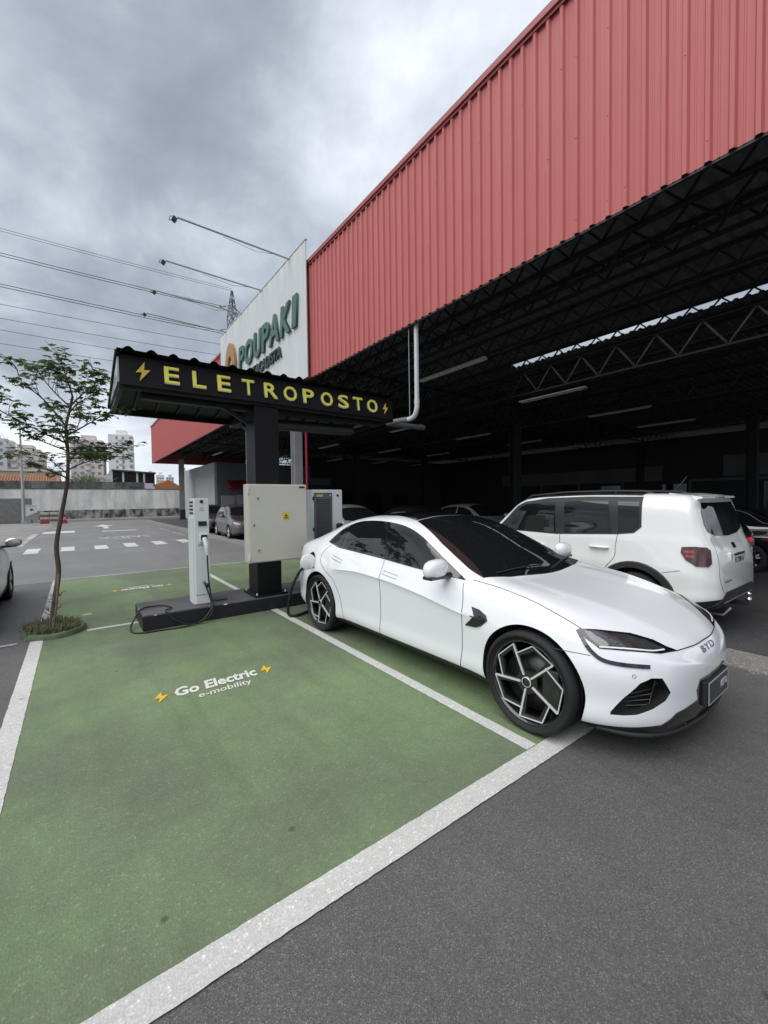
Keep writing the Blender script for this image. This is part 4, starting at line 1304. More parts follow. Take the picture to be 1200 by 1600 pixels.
    # mirrors
    for sg in (-1, 1):
        bm = bmesh.new()
        bmesh.ops.create_uvsphere(bm, u_segments=24, v_segments=16, radius=1)
        for q in bm.verts:
            c = q.co
            e = lambda t, p: math.copysign(abs(t) ** p, t)
            c.x, c.y, c.z = e(c.x, .75) * .118, e(c.y, .85) * .075, e(c.z, .8) * .078
            if c.y > .03: c.y = .03 + (c.y - .03) * .25
            c.z += sg * c.x * -.06
        hs = MB().bm(bm, 0, True).build('mirror', PAINT, car, (sg * .985, 1.665, 1.035))
        MB().bbox(-.105, .105, -.06, .045, -.082, -.052, .012).build('mirror_base', GLOSSB, hs)
        b = MB(); b.tube([(0, 0, -.06), (-sg * .09, .0, -.072), (-sg * .17, -.01, -.07)], [.022, .026, .03], 8); b.build('mirror_arm', GLOSSB, hs)
    # rear: lamp bar and plate
    seam(sh, [(-.74, 4.62, .93), (-.5, 4.76, .93), (0, 4.8, .93), (.5, 4.76, .93), (.74, 4.62, .93)], (0, -1, 0), .05, .005, 'tail_lamp', REDL, car)
    # charging port on the rear wing with its flap swung open
    pc = Vector((-.9, 4.00, .85))
    h, n = sh.cast(pc, X)
    ring = [(h.x, h.y + .105 * math.cos(2 * PI * i / 28), h.z + .105 * math.sin(2 * PI * i / 28)) for i in range(28)]
    patch(sh, ring, X, .003, 'charging_port', LINER, car, grid=.07)
    b = MB(); b.lathe([(0, -.008), (.094, -.006), (.10, 0), (.094, .006), (0, .010)], 'y', 32)
    fl = b.build('port_flap', PAINT, car, (-1.005, 3.90, .85), (R(3), 0, R(-10)), recalc=True)
    b = MB(); b.tube([(.06, .0, -.07), (.085, .03, -.085), (.10, .05, -.05)], .014, 8); b.build('flap_hinge', PLAST, fl)
    return car, sh

# ------------------------------------------------------------------ placing the saloon
ev, ev_shell = electric_saloon()
ev.location = (3.375, 0.855, 0)
ev.rotation_euler = (0, 0, R(1.0))

# ------------------------------------------------------------------ the white boxy off-roader
def boxy_suv():
    car = thing('suv', 'white boxy suv with black roof and tow ball, parked under the roof', 'suv')
    L = 4.25
    nodes = dict(
        W=[(0, .55), (.03, .68), (.10, .77), (.25, .84), (.5, .88), (.8, .895), (3.6, .897), (3.88, .89), (4.0, .872), (4.08, .84), (4.14, .80), (4.19, .745), (4.235, .67), (4.25, .60)],
        zb=[(0, .34), (.2, .26), (.8, .24), (3.4, .24), (3.9, .30), (4.25, .40)],
        i1=[(0, .05), (1, .08), (3.5, .08), (4.25, .05)],
        i2=[(0, .0), (.8, .01), (1.2, .02), (3.2, .02), (3.6, .005), (4.25, .0)],
        z2=[(0, .42), (.3, .38), (1, .40), (3.4, .40), (4.0, .42), (4.25, .46)],
        i3=[(0, .0), (1.2, .015), (3.0, .015), (3.5, .0), (4.25, .0)],
        z3=[(0, .52), (1, .52), (3.5, .55), (4.25, .56)],
        z4=[(0, .70), (1, .78), (3.5, .80), (4.0, .74), (4.25, .64)],
        d4=[(0, .05), (4.25, .05)],
        i4=[(0, .006), (4.0, .006), (4.25, .006)],
        i5=[(0, .03), (.5, .03), (1.2, .025), (3.4, .03), (4.0, .04), (4.25, .02)],
        z5=[(0, .86), (.2, .96), (.6, 1.0), (1.2, 1.04), (2.4, 1.07), (3.4, 1.10), (3.95, 1.10), (4.1, 1.07), (4.16, 1.0), (4.21, .90), (4.25, .74)],
        w6=[(0, .45), (.1, .62), (.4, .74), (1.1, .79), (1.35, .77), (1.65, .73), (1.9, .735), (2.6, .735), (3.4, .728), (3.8, .722), (3.95, .715), (4.02, .712), (4.09, .715), (4.15, .71), (4.21, .62), (4.25, .50)],
        z6=[(0, .92), (.1, .99), (.4, 1.04), (1.1, 1.09), (1.3, 1.18), (1.5, 1.36), (1.68, 1.515), (1.85, 1.58), (2.2, 1.62), (2.8, 1.635), (3.4, 1.625), (3.75, 1.612), (3.9, 1.60), (3.99, 1.55), (4.06, 1.33), (4.13, 1.10), (4.20, .96), (4.25, .78)],
        z8=[(0, .95), (.1, 1.02), (.4, 1.07), (1.1, 1.12), (1.25, 1.19), (1.45, 1.38), (1.63, 1.535), (1.8, 1.60), (2.1, 1.645), (2.8, 1.665), (3.4, 1.655), (3.75, 1.64), (3.95, 1.625), (4.01, 1.57), (4.07, 1.36), (4.13, 1.13), (4.20, .99), (4.25, .82)],
        crown=[(0, .2), (4.25, .15)],
    )
    sh = Shell(L, nodes, [3, 3, 5, 6, 3, 6, 12, 8, 6], {1, 6}, 120, 2)
    FA, RA, WR = .80, 3.44, .345
    cut = [cyl_cut(y, WR + .01, .40, sg * .5, sg * 1.3) for sg in (-1, 1) for y in (FA, RA)]
    sh.finish(car, [PAINT_SUV, LINER, PLAST], cut)
    for sg in (-1, 1):
        for y in (FA, RA): wheel(car, (sg * .79, y, WR), WR, .225, .235, 'five', sg)
    X = (-1, 0, 0)
    def sz(l, x=.8): return [(x, a, b) for a, b in l]
    ROOF = mat('suv black roof', (.012, .012, .013), .2, coat=.6)
    for mir in (False, True):
        # blackout band over the doors, then the panes on it
        patch(sh, sz([(1.34, 1.125), (1.70, 1.49), (1.84, 1.555), (2.2, 1.604), (2.8, 1.62), (3.50, 1.608), (3.51, 1.24), (3.43, 1.165), (3.25, 1.14), (2.4, 1.095)]), X, .004, 'window_trim', PLAST, car, mirror=mir)
        patch(sh, sz([(1.50, 1.135), (1.78, 1.47), (1.87, 1.515), (2.2, 1.548), (2.36, 1.552), (2.39, 1.115)]), X, .008, 'door_window', GLASS, car, mirror=mir)
        patch(sh, sz([(2.53, 1.12), (2.50, 1.556), (2.8, 1.562), (3.10, 1.558), (3.16, 1.155)]), X, .008, 'door_window', GLASS, car, mirror=mir)
        patch(sh, sz([(3.25, 1.17), (3.22, 1.552), (3.47, 1.548), (3.48, 1.255), (3.40, 1.18)]), X, .008, 'quarter_window', GLASS, car, mirror=mir)
        seam(sh, sz([(2.46, 1.09), (2.47, .75), (2.47, .36)]), X, .007, .0011, 'door_gap', SEAMM, car, mirror=mir)
        seam(sh, sz([(3.24, 1.14), (3.22, .98), (3.21, .85), (3.08, .66), (3.0, .36)]), X, .007, .0011, 'door_gap', SEAMM, car, mirror=mir)
        seam(sh, sz([(1.30, 1.05), (1.28, .75), (1.30, .36)]), X, .007, .0011, 'door_gap', SEAMM, car, mirror=mir)
        sg = -1 if mir else 1
        for y, z in ((3.02, .965), (2.10, .93)):
            h, n = sh.cast((sg * .8, y, z), (-sg, 0, 0))
            b = MB(); b.tube([(h.x + sg * .012, y - .12, z), (h.x + sg * .035, y - .08, z), (h.x + sg * .038, y + .08, z), (h.x + sg * .012, y + .12, z)], .017, 8)
            hd = b.build('door_handle', PAINT_SUV, car)
            patch(sh, [(sg * .8, y + .07 * math.cos(t * PI / 8), z + .045 * math.sin(t * PI / 8)) for t in range(16)], (-sg, 0, 0), .002, 'handle_recess', PAINT_SUV, hd, grid=.1)
        # wheel-arch cladding
        for yc in (FA, RA):
            b = MB(); v, f = [], []
            K = 24
            for i in range(K + 1):
                a = R(-18 + 216 * i / K)
                for rr, lift in ((.392, -.03), (.392, .022), (.455, .022), (.468, .0)):
                    yy, zz_ = yc + rr * math.cos(a), WR + .01 + rr * math.sin(a)
                    h, n = sh.cast((sg * .8, yy, max(zz_, .25)), (-sg, 0, 0))
                    xx = h.x if abs(h.x) > .6 else sg * .88
                    v.append((xx + sg * lift, yy, max(zz_, .2)))
            for i in range(K):
                for j in range(3): f.append((i * 4 + j, i * 4 + j + 1, i * 4 + 5 + j, i * 4 + 4 + j))
            b.add(v, f, 0, False); b.build('arch_cladding', PLAST, car, recalc=True)
        # roof rail
        b = MB(); b.tube([(sg * .60, 1.72, 1.575), (sg * .605, 1.85, 1.645), (sg * .60, 2.4, 1.685), (sg * .595, 3.0, 1.69), (sg * .585, 3.45, 1.675), (sg * .58, 3.60, 1.62)], .018, 8)
        for y, z in ((2.4, 1.655), (3.1, 1.655)): b.tube([(sg * .595, y, z + .03), (sg * .595, y, z - .05)], .016, 6)
        b.build('roof_rail', PLAST, car)
        # tail lamp
        dl = (-.62, -.78, 0)
        tl = patch(sh, [(.87, 3.955, 1.035), (.82, 4.05, 1.045), (.765, 4.13, 1.035), (.735, 4.16, 1.0), (.735, 4.17, .86), (.76, 4.15, .825), (.83, 4.06, .825), (.865, 3.98, .89), (.875, 3.945, .97)], dl, .012, 'tail_lamp', REDL, car, mirror=mir, grid=.05)
        seam(sh, [(.865, 3.97, .985), (.83, 4.04, .985)], dl, .03, .016, 'reflector', mat('lamp reflector red', (.35, .02, .02), .15, coat=1), tl, mirror=mir)
        seam(sh, [(.865, 3.985, .935), (.83, 4.04, .935)], dl, .03, .016, 'reflector', mat('lamp reflector red', (.35, .02, .02), .15, coat=1), tl, mirror=mir)
        # mirror head
        b = MB(); b.bbox(-.10, .10, -.07, .07, -.08, .08, .03); b.build('mirror', GLOSSB, car, (sg * 1.0, 1.42, 1.13))
        patch(sh, [(.76, .06, .97), (.60, .03, .97), (.60, .03, .80), (.76, .06, .80)], (-.1, 1, 0), .006, 'headlight', LAMPG, car, mirror=mir)
    # black roof skin
    patch(sh, [(x, y, 1.6) for x, y in [(-.70, 1.78), (-.3, 1.69), (0, 1.67), (.3, 1.69), (.70, 1.78), (.735, 2.2), (.728, 3.48), (.50, 3.52), (0, 3.54), (-.50, 3.52), (-.728, 3.48), (-.735, 2.2)]], (0, 0, -1), .004, 'roof_panel', ROOF, car, grid=.08)
    patch(sh, [(x, y, 1.4) for x, y in [(-.72, 1.22), (0, 1.12), (.72, 1.22), (.60, 1.70), (0, 1.62), (-.60, 1.70)]], (0, .5, -1), .004, 'windscreen', GLASS, car, grid=.07)
    # tailgate glass, spoiler, plate, bumper
    B = (0, -1, 0)
    patch(sh, [(x, 4.1, z) for x, z in [(-.55, 1.53), (.55, 1.53), (.63, 1.42), (.66, 1.28), (.62, 1.20), (.40, 1.145), (0, 1.125), (-.40, 1.145), (-.62, 1.20), (-.66, 1.28), (-.63, 1.42)]], B, .006, 'rear_window', GLASS, car, grid=.06)
    b = MB()
    b.prism([(3.72, 1.65), (3.72, 1.60), (4.0, 1.568), (4.055, 1.583), (4.045, 1.603)], 'x', -.60, .60)
    sp = b.build('spoiler', PAINT_SUV, car)
    MB().bbox(-.16, .16, 4.045, 4.062, 1.583, 1.598, .004).build('brake_lamp', REDL, sp)
    b = MB(); b.tube([(.10, 3.55, 1.64), (.10, 3.68, 1.78), (.10, 3.74, 1.86)], .006, 6); b.build('antenna', PLAST, car)
    h, n = sh.cast((0, 4.2, .87), B)
    pl = MB().bbox(-.20, .20, h.y, h.y + .012, .80, .935, .003).build('number_plate', PLATEW, car)
    MB().box(-.20, .20, h.y + .010, h.y + .0135, .905, .935).build('plate_band', PLATEB, pl)
    link_mesh('plate_lettering', text_mesh('FCI9B16', .34, .065, .002, .0), GLOSSB, pl, (.17, h.y + .0125, .822), (PI / 2, 0, PI))
    MB().bbox(-.30, .30, h.y - .03, h.y + .006, .775, .955, .02).build('plate_recess', PAINT_SUV, pl)
    patch(sh, [(.05, 4.1, 1.045), (-.05, 4.1, 1.045), (-.05, 4.1, .985), (.05, 4.1, .985)], B, .008, 'badge', GLOSSB, car, grid=.1)
    # model lettering on the tailgate
    bt = text_mesh('TRAILHAWK', .26, .03, 0, .01, res=1)
    bm = bmesh.new(); bm.from_mesh(bt)
    for q in bm.verts:
        hh, nn = sh.cast((.56 - q.co.x, 4.3, .625 + q.co.y), B); q.co = hh + nn * .004
    bm.to_mesh(bt); bm.free()
    link_mesh('tailgate_lettering', bt, GLOSSB, car)
    seam(sh, [(.60, 4.15, 1.14), (.64, 4.15, .95), (.66, 4.2, .70), (.58, 4.25, .52)], B, .007, .0008, 'tailgate_gap', SEAMM, car)
    seam(sh, [(-.60, 4.15, 1.14), (-.64, 4.15, .95), (-.66, 4.2, .70), (-.58, 4.25, .52)], B, .007, .0008, 'tailgate_gap', SEAMM, car)
    seam(sh, [(.895, 3.75, .72), (.87, 3.93, .765)], X, .006, .0008, 'bumper_gap', SEAMM, car)
    patch(sh, [(x, 4.2, z) for x, z in [(-.80, .30), (-.62, .46), (-.50, .52), (.50, .52), (.62, .46), (.80, .30), (.60, .27), (-.60, .27)]], B, .012, 'bumper_trim', PLAST, car, grid=.06)
    b = MB(); b.prism([(3.80, .38), (4.14, .47), (4.22, .45), (4.22, .36), (4.05, .26), (3.80, .25)], 'x', -.66, .66); b.build('bumper', PLAST, car)
    b = MB()
    b.tube([(.42, 4.02, .24), (.46, 4.22, .25), (.40, 4.27, .33)], .016, 8)
    b.tube([(-.42, 4.02, .24), (-.46, 4.22, .25), (-.40, 4.27, .33)], .016, 8)
    b.build('bumper_bar', mat('satin grey metal', (.22, .22, .22), .45, metal=.6), car)
    b = MB(); b.tube([(.55, 3.75, .25), (.55, 4.12, .25)], .03, 12); b.build('exhaust_pipe', CHROME, car)
    b = MB(); b.bar((0, 3.95, .30), (0, 4.34, .34), .05, .05, 0)
    b.lathe([(0, .47), (.018, .465), (.025, .445), (.018, .425), (.012, .415), (.014, .40), (.026, .39), (.026, .37), (.012, .36), (0, .34)][::-1], 'z', 16, (0, 4.34, 0), 1)
    b.build('tow_ball', [PLAST, CHROME], car)
    return car, sh

suv, suv_shell = boxy_suv()
suv.location = (6.36, 5.72, 0)
suv.rotation_euler = (0, 0, PI)

# ------------------------------------------------------------------ ordinary parked cars
def plain_car(label, paint, kind, group, lit=False):
    car = thing('parked_car', label, 'car', group=group)
    hatch = kind == 'hatch'
    L = 3.95 if hatch else 4.45
    RAx = 3.25 if hatch else 3.45
    nodes = dict(
        W=[(0, .30), (.03, .50), (.10, .64), (.22, .75), (.4, .82), (.8, .855), (2.4, .865), (RAx, .86), (L - .45, .82), (L - .2, .72), (L - .06, .60), (L, .45)],
        zb=[(0, .27), (.2, .20), (.8, .19), (RAx, .20), (L, .36)],
        i1=[(0, .05), (L, .05)], i2=[(0, .01), (1.2, .03), (2.8, .03), (L, .01)],
        z2=[(0, .33), (.3, .26), (1, .25), (RAx, .26), (L, .44)],
        i3=[(0, 0), (1.2, .015), (2.8, .015), (L, 0)], z3=[(0, .42), (1, .45), (L, .52)],
        z4=[(0, .52), (.8, .66), (2.4, .70), (L - .3, .74), (L, .62)], d4=[(0, .04), (L, .04)], i4=[(0, .01), (L, .01)],
        i5=[(0, .03), (.4, .06), (1.2, .05), (RAx, .07), (L, .04)],
        z5=[(0, .60), (.1, .66), (.3, .74), (.8, .84), (1.2, .90), (2.2, .95), (RAx, 1.0), (L - .3, 1.0), (L - .08, .95), (L, .70)],
        w6=[(0, .20), (.1, .46), (.3, .60), (.8, .70), (1.1, .72), (1.4, .67), (1.8, .60), (2.2, .565), (3.0, .56), (L - .6, .56), (L - .2, .56), (L - .06, .46), (L, .34)],
        z6=([(0, .62), (.1, .70), (.3, .79), (.8, .90), (1.05, .945), (1.3, 1.06), (1.6, 1.24), (1.85, 1.35), (2.2, 1.42), (2.8, 1.42), (3.3, 1.37), (3.6, 1.27), (3.8, 1.06), (3.89, .95), (L, .74)] if hatch else
            [(0, .60), (.1, .67), (.3, .76), (.9, .88), (1.2, .935), (1.45, 1.06), (1.8, 1.24), (2.05, 1.33), (2.4, 1.37), (2.9, 1.36), (3.3, 1.28), (3.7, 1.10), (3.95, 1.03), (4.3, 1.0), (4.4, .92), (L, .72)]),
        z8=([(0, .64), (.1, .74), (.3, .83), (.8, .94), (1.0, .975), (1.3, 1.12), (1.6, 1.30), (1.85, 1.42), (2.2, 1.485), (2.8, 1.485), (3.3, 1.44), (3.62, 1.34), (3.82, 1.08), (3.9, .96), (L, .75)] if hatch else
            [(0, .62), (.1, .71), (.3, .80), (.9, .925), (1.15, .965), (1.45, 1.12), (1.8, 1.31), (2.05, 1.40), (2.4, 1.44), (2.9, 1.425), (3.3, 1.34), (3.7, 1.14), (3.95, 1.06), (4.3, 1.03), (4.4, .94), (L, .73)]),
        crown=[(0, .15), (L, .2)])
    sh = Shell(L, nodes, [2, 2, 4, 4, 2, 5, 9, 6, 5], {1}, 80, 2)
    FA, WR = .80, .305
    cut = [cyl_cut(y, WR + .005, .35, sg * .45, sg * 1.2, 40) for sg in (-1, 1) for y in (FA, RAx)]
    sh.finish(car, [paint, LINER, PLAST], cut)
    for sg in (-1, 1):
        for y in (FA, RAx): wheel(car, (sg * .755, y, WR), WR, .20, .21, 'five', sg)
    X = (1, 0, 0)
    sz = lambda l: [(-.8, a, b) for a, b in l]
    for mir in (False, True):
        if hatch:
            patch(sh, sz([(1.28, .945), (1.62, 1.20), (1.86, 1.315), (2.2, 1.385), (2.12, .975)]), X, .005, 'door_window', GLASS, car, mirror=mir)
            patch(sh, sz([(2.17, .98), (2.25, 1.388), (2.75, 1.385), (3.0, 1.36), (3.12, 1.03)]), X, .005, 'door_window', GLASS, car, mirror=mir)
            patch(sh, sz([(3.17, 1.04), (3.06, 1.35), (3.28, 1.31), (3.46, 1.20), (3.42, 1.09)]), X, .005, 'quarter_window', GLASS, car, mirror=mir)
        else:
            patch(sh, sz([(1.42, .95), (1.80, 1.195), (2.05, 1.29), (2.38, 1.333), (2.32, .985)]), X, .005, 'door_window', GLASS, car, mirror=mir)
            patch(sh, sz([(2.37, .99), (2.43, 1.333), (2.9, 1.32), (3.15, 1.265), (3.22, 1.03)]), X, .005, 'door_window', GLASS, car, mirror=mir)
            patch(sh, sz([(3.26, 1.035), (3.22, 1.25), (3.40, 1.17), (3.55, 1.055)]), X, .005, 'quarter_window', GLASS, car, mirror=mir)
        o = .1 if not hatch else 0
        seam(sh, sz([(1.22 + o, .90), (1.17 + o, .7), (1.22 + o, .27)]), X, .006, .0011, 'door_gap', SEAMM, car, mirror=mir)
        seam(sh, sz([(2.14 + 2 * o, .96), (2.14 + 2 * o, .6), (2.17 + 2 * o, .27)]), X, .006, .0011, 'door_gap', SEAMM, car, mirror=mir)
        sg = 1 if mir else -1
        for y, z in ((2.0 + 2 * o, .86), (2.95 + 2 * o, .89)):
            h, n = sh.cast((sg * .8, y, z), (-sg, 0, 0))
            b = MB(); b.tube([(h.x, y - .09, z), (h.x + sg * .03, y - .06, z), (h.x + sg * .03, y + .06, z), (h.x, y + .09, z)], .013, 6); b.build('door_handle', paint, car)
        bm = bmesh.new(); bmesh.ops.create_uvsphere(bm, u_segments=16, v_segments=10, radius=1)
        for q in bm.verts: q.co = Vector((q.co.x * .11, q.co.y * .065 if q.co.y < 0 else q.co.y * .03, q.co.z * .075))
        mr_ = MB().bm(bm, 0, True).build('mirror', paint, car, (sg * .955, 1.38 + o, 1.0))
        b = MB(); b.tube([(0, 0, -.05), (-sg * .15, 0, -.06)], .022, 6); b.build('mirror_arm', PLAST, mr_)
        hl = patch(sh, [(-.76, .42, .775), (-.62, .18, .735), (-.44, .08, .69), (-.46, .07, .64), (-.64, .17, .65), (-.77, .38, .70)], (.5, .8, -.2), .005, 'headlight', LAMPG, car, mirror=mir)
        patch(sh, [(-.78, L - .30, .95), (-.60, L - .10, .95), (-.58, L - .08, .80), (-.72, L - .22, .78), (-.80, L - .36, .84)], (.6, -.8, 0), .006, 'tail_lamp', REDLIT if lit else REDL, car, mirror=mir)
    wb = 1.0 if hatch else 1.15
    wt = 1.80 if hatch else 2.02
    patch(sh, [(x, y, 1.2) for x, y in [(0, wb), (-.4, wb + .03), (-.66, wb + .12), (-.60, wb + .45), (-.52, wt), (0, wt + .03), (.52, wt), (.60, wb + .45), (.66, wb + .12), (.4, wb + .03)]], (0, .3, -1), .004, 'windscreen', GLASS, car, grid=.08)
    if hatch:
        patch(sh, [(x, 3.7, z) for x, z in [(-.48, 1.36), (.48, 1.36), (.54, 1.08), (-.54, 1.08)]], (0, -1, -.15), .005, 'rear_window', GLASS, car, grid=.08)
    else:
        patch(sh, [(x, y, 1.3) for x, y in [(-.47, 3.22), (.47, 3.22), (.52, 3.75), (-.52, 3.75)]], (0, -.4, -1), .005, 'rear_window', GLASS, car, grid=.08)
    patch(sh, [(-.40, .05, .56), (.40, .05, .56), (.42, .05, .36), (-.42, .05, .36)], (0, 1, 0), .005, 'grille', GLOSSB, car, grid=.1)
    MB().bbox(-.20, .20, -.012, .0, .43, .55, .003).build('number_plate', PLATEW, car)
    MB().bbox(-.20, .20, L, L + .012, .60, .73, .003).build('number_plate', PLATEW, car)
    return car

# ================================================================== CHARGING ISLAND
BLKP = mat('island black paint', (.035, .035, .038), .6, col2=(.075, .072, .072), vscale=3.5, vlo=.45, vhi=.75, bump=.25, bscale=50)
BLKPF = mat('canopy black steel', (.0045, .0045, .005), .5, var=.25, vscale=3, spec=.3)
CABG = mat('cabinet grey enamel', (.56, .55, .485), .45, var=.06, vscale=1.5)
CHW = mat('charger white', (.66, .68, .68), .35, var=.05, vscale=2)
CHD = mat('charger dark grille', (.045, .05, .058), .5, var=.15, vscale=8)
BLK = mat('matte black part', (.012, .012, .012), .5)
YLW = mat('warning yellow', (.62, .50, .03), .5)
CABLE = mat('black cable', (.014, .014, .015), .45)

isl = thing('charging_island', 'long low black concrete island carrying the chargers', 'island', (0, 0, 0))
b = MB()
bm = bmesh.new()
bmesh.ops.create_cube(bm, size=1)
for q in bm.verts:
    q.co = Vector((2.62 + q.co.x * 4.0, 6.36 + q.co.y * .86, .10 + q.co.z * .20))
bmesh.ops.bevel(bm, geom=[e_ for e_ in bm.edges if all(v.co.z > .1 for v in e_.verts) or abs((e_.verts[0].co - e_.verts[1].co).z) > .1], offset=.012, segments=2, affect='EDGES')
b.bm(bm)
for i_, f_ in enumerate(b.f):
    if all(b.v[q][2] > .185 for q in f_): b.mi[i_] = 1
b.build('plinth', [mat('island black side', (.012, .012, .016), .55, var=.3, vscale=6, bump=.2, bscale=50), mat('island dusty top', (.115, .113, .115), .75, col2=(.07, .069, .072), vscale=2.5, vlo=.35, vhi=.65, bump=.25, bscale=60)], isl)
CHIP = mat('chipped white edge', (.50, .50, .48), .8)
for x, y, l in ((.76, 5.924, .035), (.68, 5.99, .02), (1.62, 5.924, .05), (.625, 6.4, .03), (1.40, 5.924, .02)):
    b = MB(); b.lathe([(0, .004), (l * .5, .003), (l * .6, 0)], 'z', 7, (0, 0, 0)); o = b.build('paint_chip', CHIP, isl, (x, y, .193), (R(45), 0, 0)); o.scale = (1, .35, 1)

# canopy: post, wedge roof, soffit, lettering
cano = thing('charging_canopy', 'black canopy on one post with yellow ELETROPOSTO lettering', 'canopy', (0, 0, 0))
MB().bbox(2.12, 2.49, 6.04, 6.44, .23, 3.02, .008).build('post', BLKPF, cano)
MB().bbox(2.06, 2.56, 5.97, 6.50, .20, .232, .004).build('base_plate', BLKPF, cano)
for x, y in ((2.09, 6.0), (2.53, 6.0), (2.09, 6.47), (2.53, 6.47)):
    b = MB(); b.lathe([(0, .262), (.014, .26), (.016, .232)], 'z', 8, (x, y, 0)); b.build('bolt', MGREY, cano)
CX0, CX1, CY0, CY1 = .45, 4.66, 6.0, 7.68
ZF0, ZF1, ZBK = 3.06, 3.44, 3.0
MB().prism([(CY0 - .02, ZF0), (CY0 + .035, ZF1), (CY0 + .06, ZF1), (CY0 + .01, ZF0)], 'x', CX0 + .02, CX1 - .02).build('fascia', mat('fascia charcoal', (.005, .0046, .006), .6, spec=.25, var=.1, vscale=3), cano)
# corrugated roof sheet sloping back, crest seen over the fascia
b = MB(); v = []; f = []
n = 2 * 17
for i in range(n * 4 + 1):
    x = CX0 - .02 + (CX1 - CX0 + .04) * i / (n * 4)
    u = (i % 8) / 8
    hgt = .042 * max(0, math.sin(PI * (u - .25) * 2)) if .25 < u < .75 else 0
    for (y, z) in ((CY0 - .05, ZF1 + .045), (CY1 + .02, ZBK + .07)):
        v.append((x, y, z + hgt)); v.append((x, y, z + hgt - .006))
for i in range(n * 4):
    a = 4 * i
    f += [(a, a + 4, a + 6, a + 2), (a + 1, a + 3, a + 7, a + 5), (a, a + 1, a + 5, a + 4), (a + 2, a + 6, a + 7, a + 3)]
b.add(v, f); b.build('roof_sheet', BLKPF, cano)
b = MB(); b.add([(CX0, CY0 + .03, ZF1 - .02), (CX1, CY0 + .03, ZF1 - .02), (CX1, CY1 + .02, ZBK + .055), (CX0, CY1 + .02, ZBK + .055)], [(0, 3, 2, 1)])
b.box(CX0, CX1, CY1 + .02, CY1 + .03, ZBK - .01, ZBK + .12); b.build('soffit', BLKPF, cano)
# soffit frame: perimeter beams, cross ribs, dark sheet
b = MB()
b.bar((CX0, CY0 + .05, ZF0 - .01), (CX1, CY0 + .05, ZF0 - .01), .06, .06); b.bar((CX0, CY1, ZBK + .03), (CX1, CY1, ZBK + .03), .06, .08)
for x in (CX0 + .03, CX1 - .03): b.bar((x, CY0, ZF0 - .01), (x, CY1, ZBK + .03), .05, .05)
b.build('soffit_frame', BLKPF, cano)
for i in range(13):
    x = CX0 + .3 + i * .305
    b = MB(); b.bar((x, CY0 + .05, ZF0 + .30), (x, CY1, ZBK + .06), .03, .04); b.build('rafter', BLKPF, cano)
b = MB(); b.bar((2.30, 6.1, 2.98), (2.30, 7.6, 3.0), .16, .14); b.bar((.7, 6.25, 3.02), (4.5, 6.25, 3.02), .12, .12); b.build('beam', BLKPF, cano)
b = MB(); b.bar((2.30, 6.4, 2.55), (2.30, 7.2, 2.95), .06, .06); b.bar((2.1, 6.25, 2.78), (1.75, 6.25, 2.98), .05, .05); b.build('brace', BLKPF, cano)
b = MB()
b.tube([(2.5, 6.55, 2.86), (4.1, 6.55, 2.90)], .09, 12); b.build('light_housing', mat('housing grey', (.025, .025, .026), .4), cano)
# glazed triangular end
ENDW = mat('end panel grey', (.52, .54, .55), .3, var=.4, vscale=5)
for x in (CX0 - .012, CX1 - .008):
    b = MB(); b.prism([(CY0 + .04, ZF0 + .04), (CY0 + .07, ZF1 - .03), (CY1 - .12, ZBK + .10)], 'x', x, x + .02)
    b.build('end_panel', ENDW, cano)
b = MB(); b.bar((CX0 - .01, CY0 + .02, ZF1 + .02), (CX0 - .01, CY1, ZBK + .09), .05, .05); b.build('end_rail', BLKPF, cano)
# letters: white returns with yellow faces
LTY = mat('letter yellow face', (.84, .80, .06), .5, var=.15, vscale=14)
LTW = mat('letter white return', (.62, .62, .60), .5)
tiltf = math.atan2(.055, ZF1 - ZF0)
def yface(z): return CY0 - .02 + (z - ZF0) * .145
xl = .945
word = 'ELETROPOSTO'
lw_ = [.185, .175, .185, .185, .21, .22, .195, .22, .205, .195, .22]
gaps = [.165, .155, .165, .150, .105, .11, .13, .11, .10, .10, .1]
tot = sum(lw_) + sum(gaps[:-1])
k = (4.30 - xl) / tot
for ch, wdt, gp in zip(word, lw_, gaps):
    wdt *= k; gp *= k
    z0 = 3.135
    me = text_mesh(ch, wdt, .225, .022, .012)
    me.materials.append(LTW)
    o = link_mesh('letter', me, None, cano, (xl, yface(z0) - .001, z0), (PI / 2 - tiltf, 0, 0))
    me2 = text_mesh(ch, wdt * .98, .215, .004, .004); me2.materials.append(LTY)
    link_mesh('letter_face', me2, None, o, (.0, .012, .0225))
    xl += wdt + gp
for x, hh in ((.63, .26), (4.42, .20)):
    b = MB(); b.prism([(p[0] * hh * .62, p[1] * hh) for p in BOLT], 'z', 0, .016)
    z0 = 3.12 if hh > .25 else 3.14
    b.build('bolt_emblem', mat('bolt yellow', (.60, .48, .06), .5, var=.2, vscale=12), cano, (x, yface(z0) - .002, z0), (PI / 2 - tiltf, 0, 0))

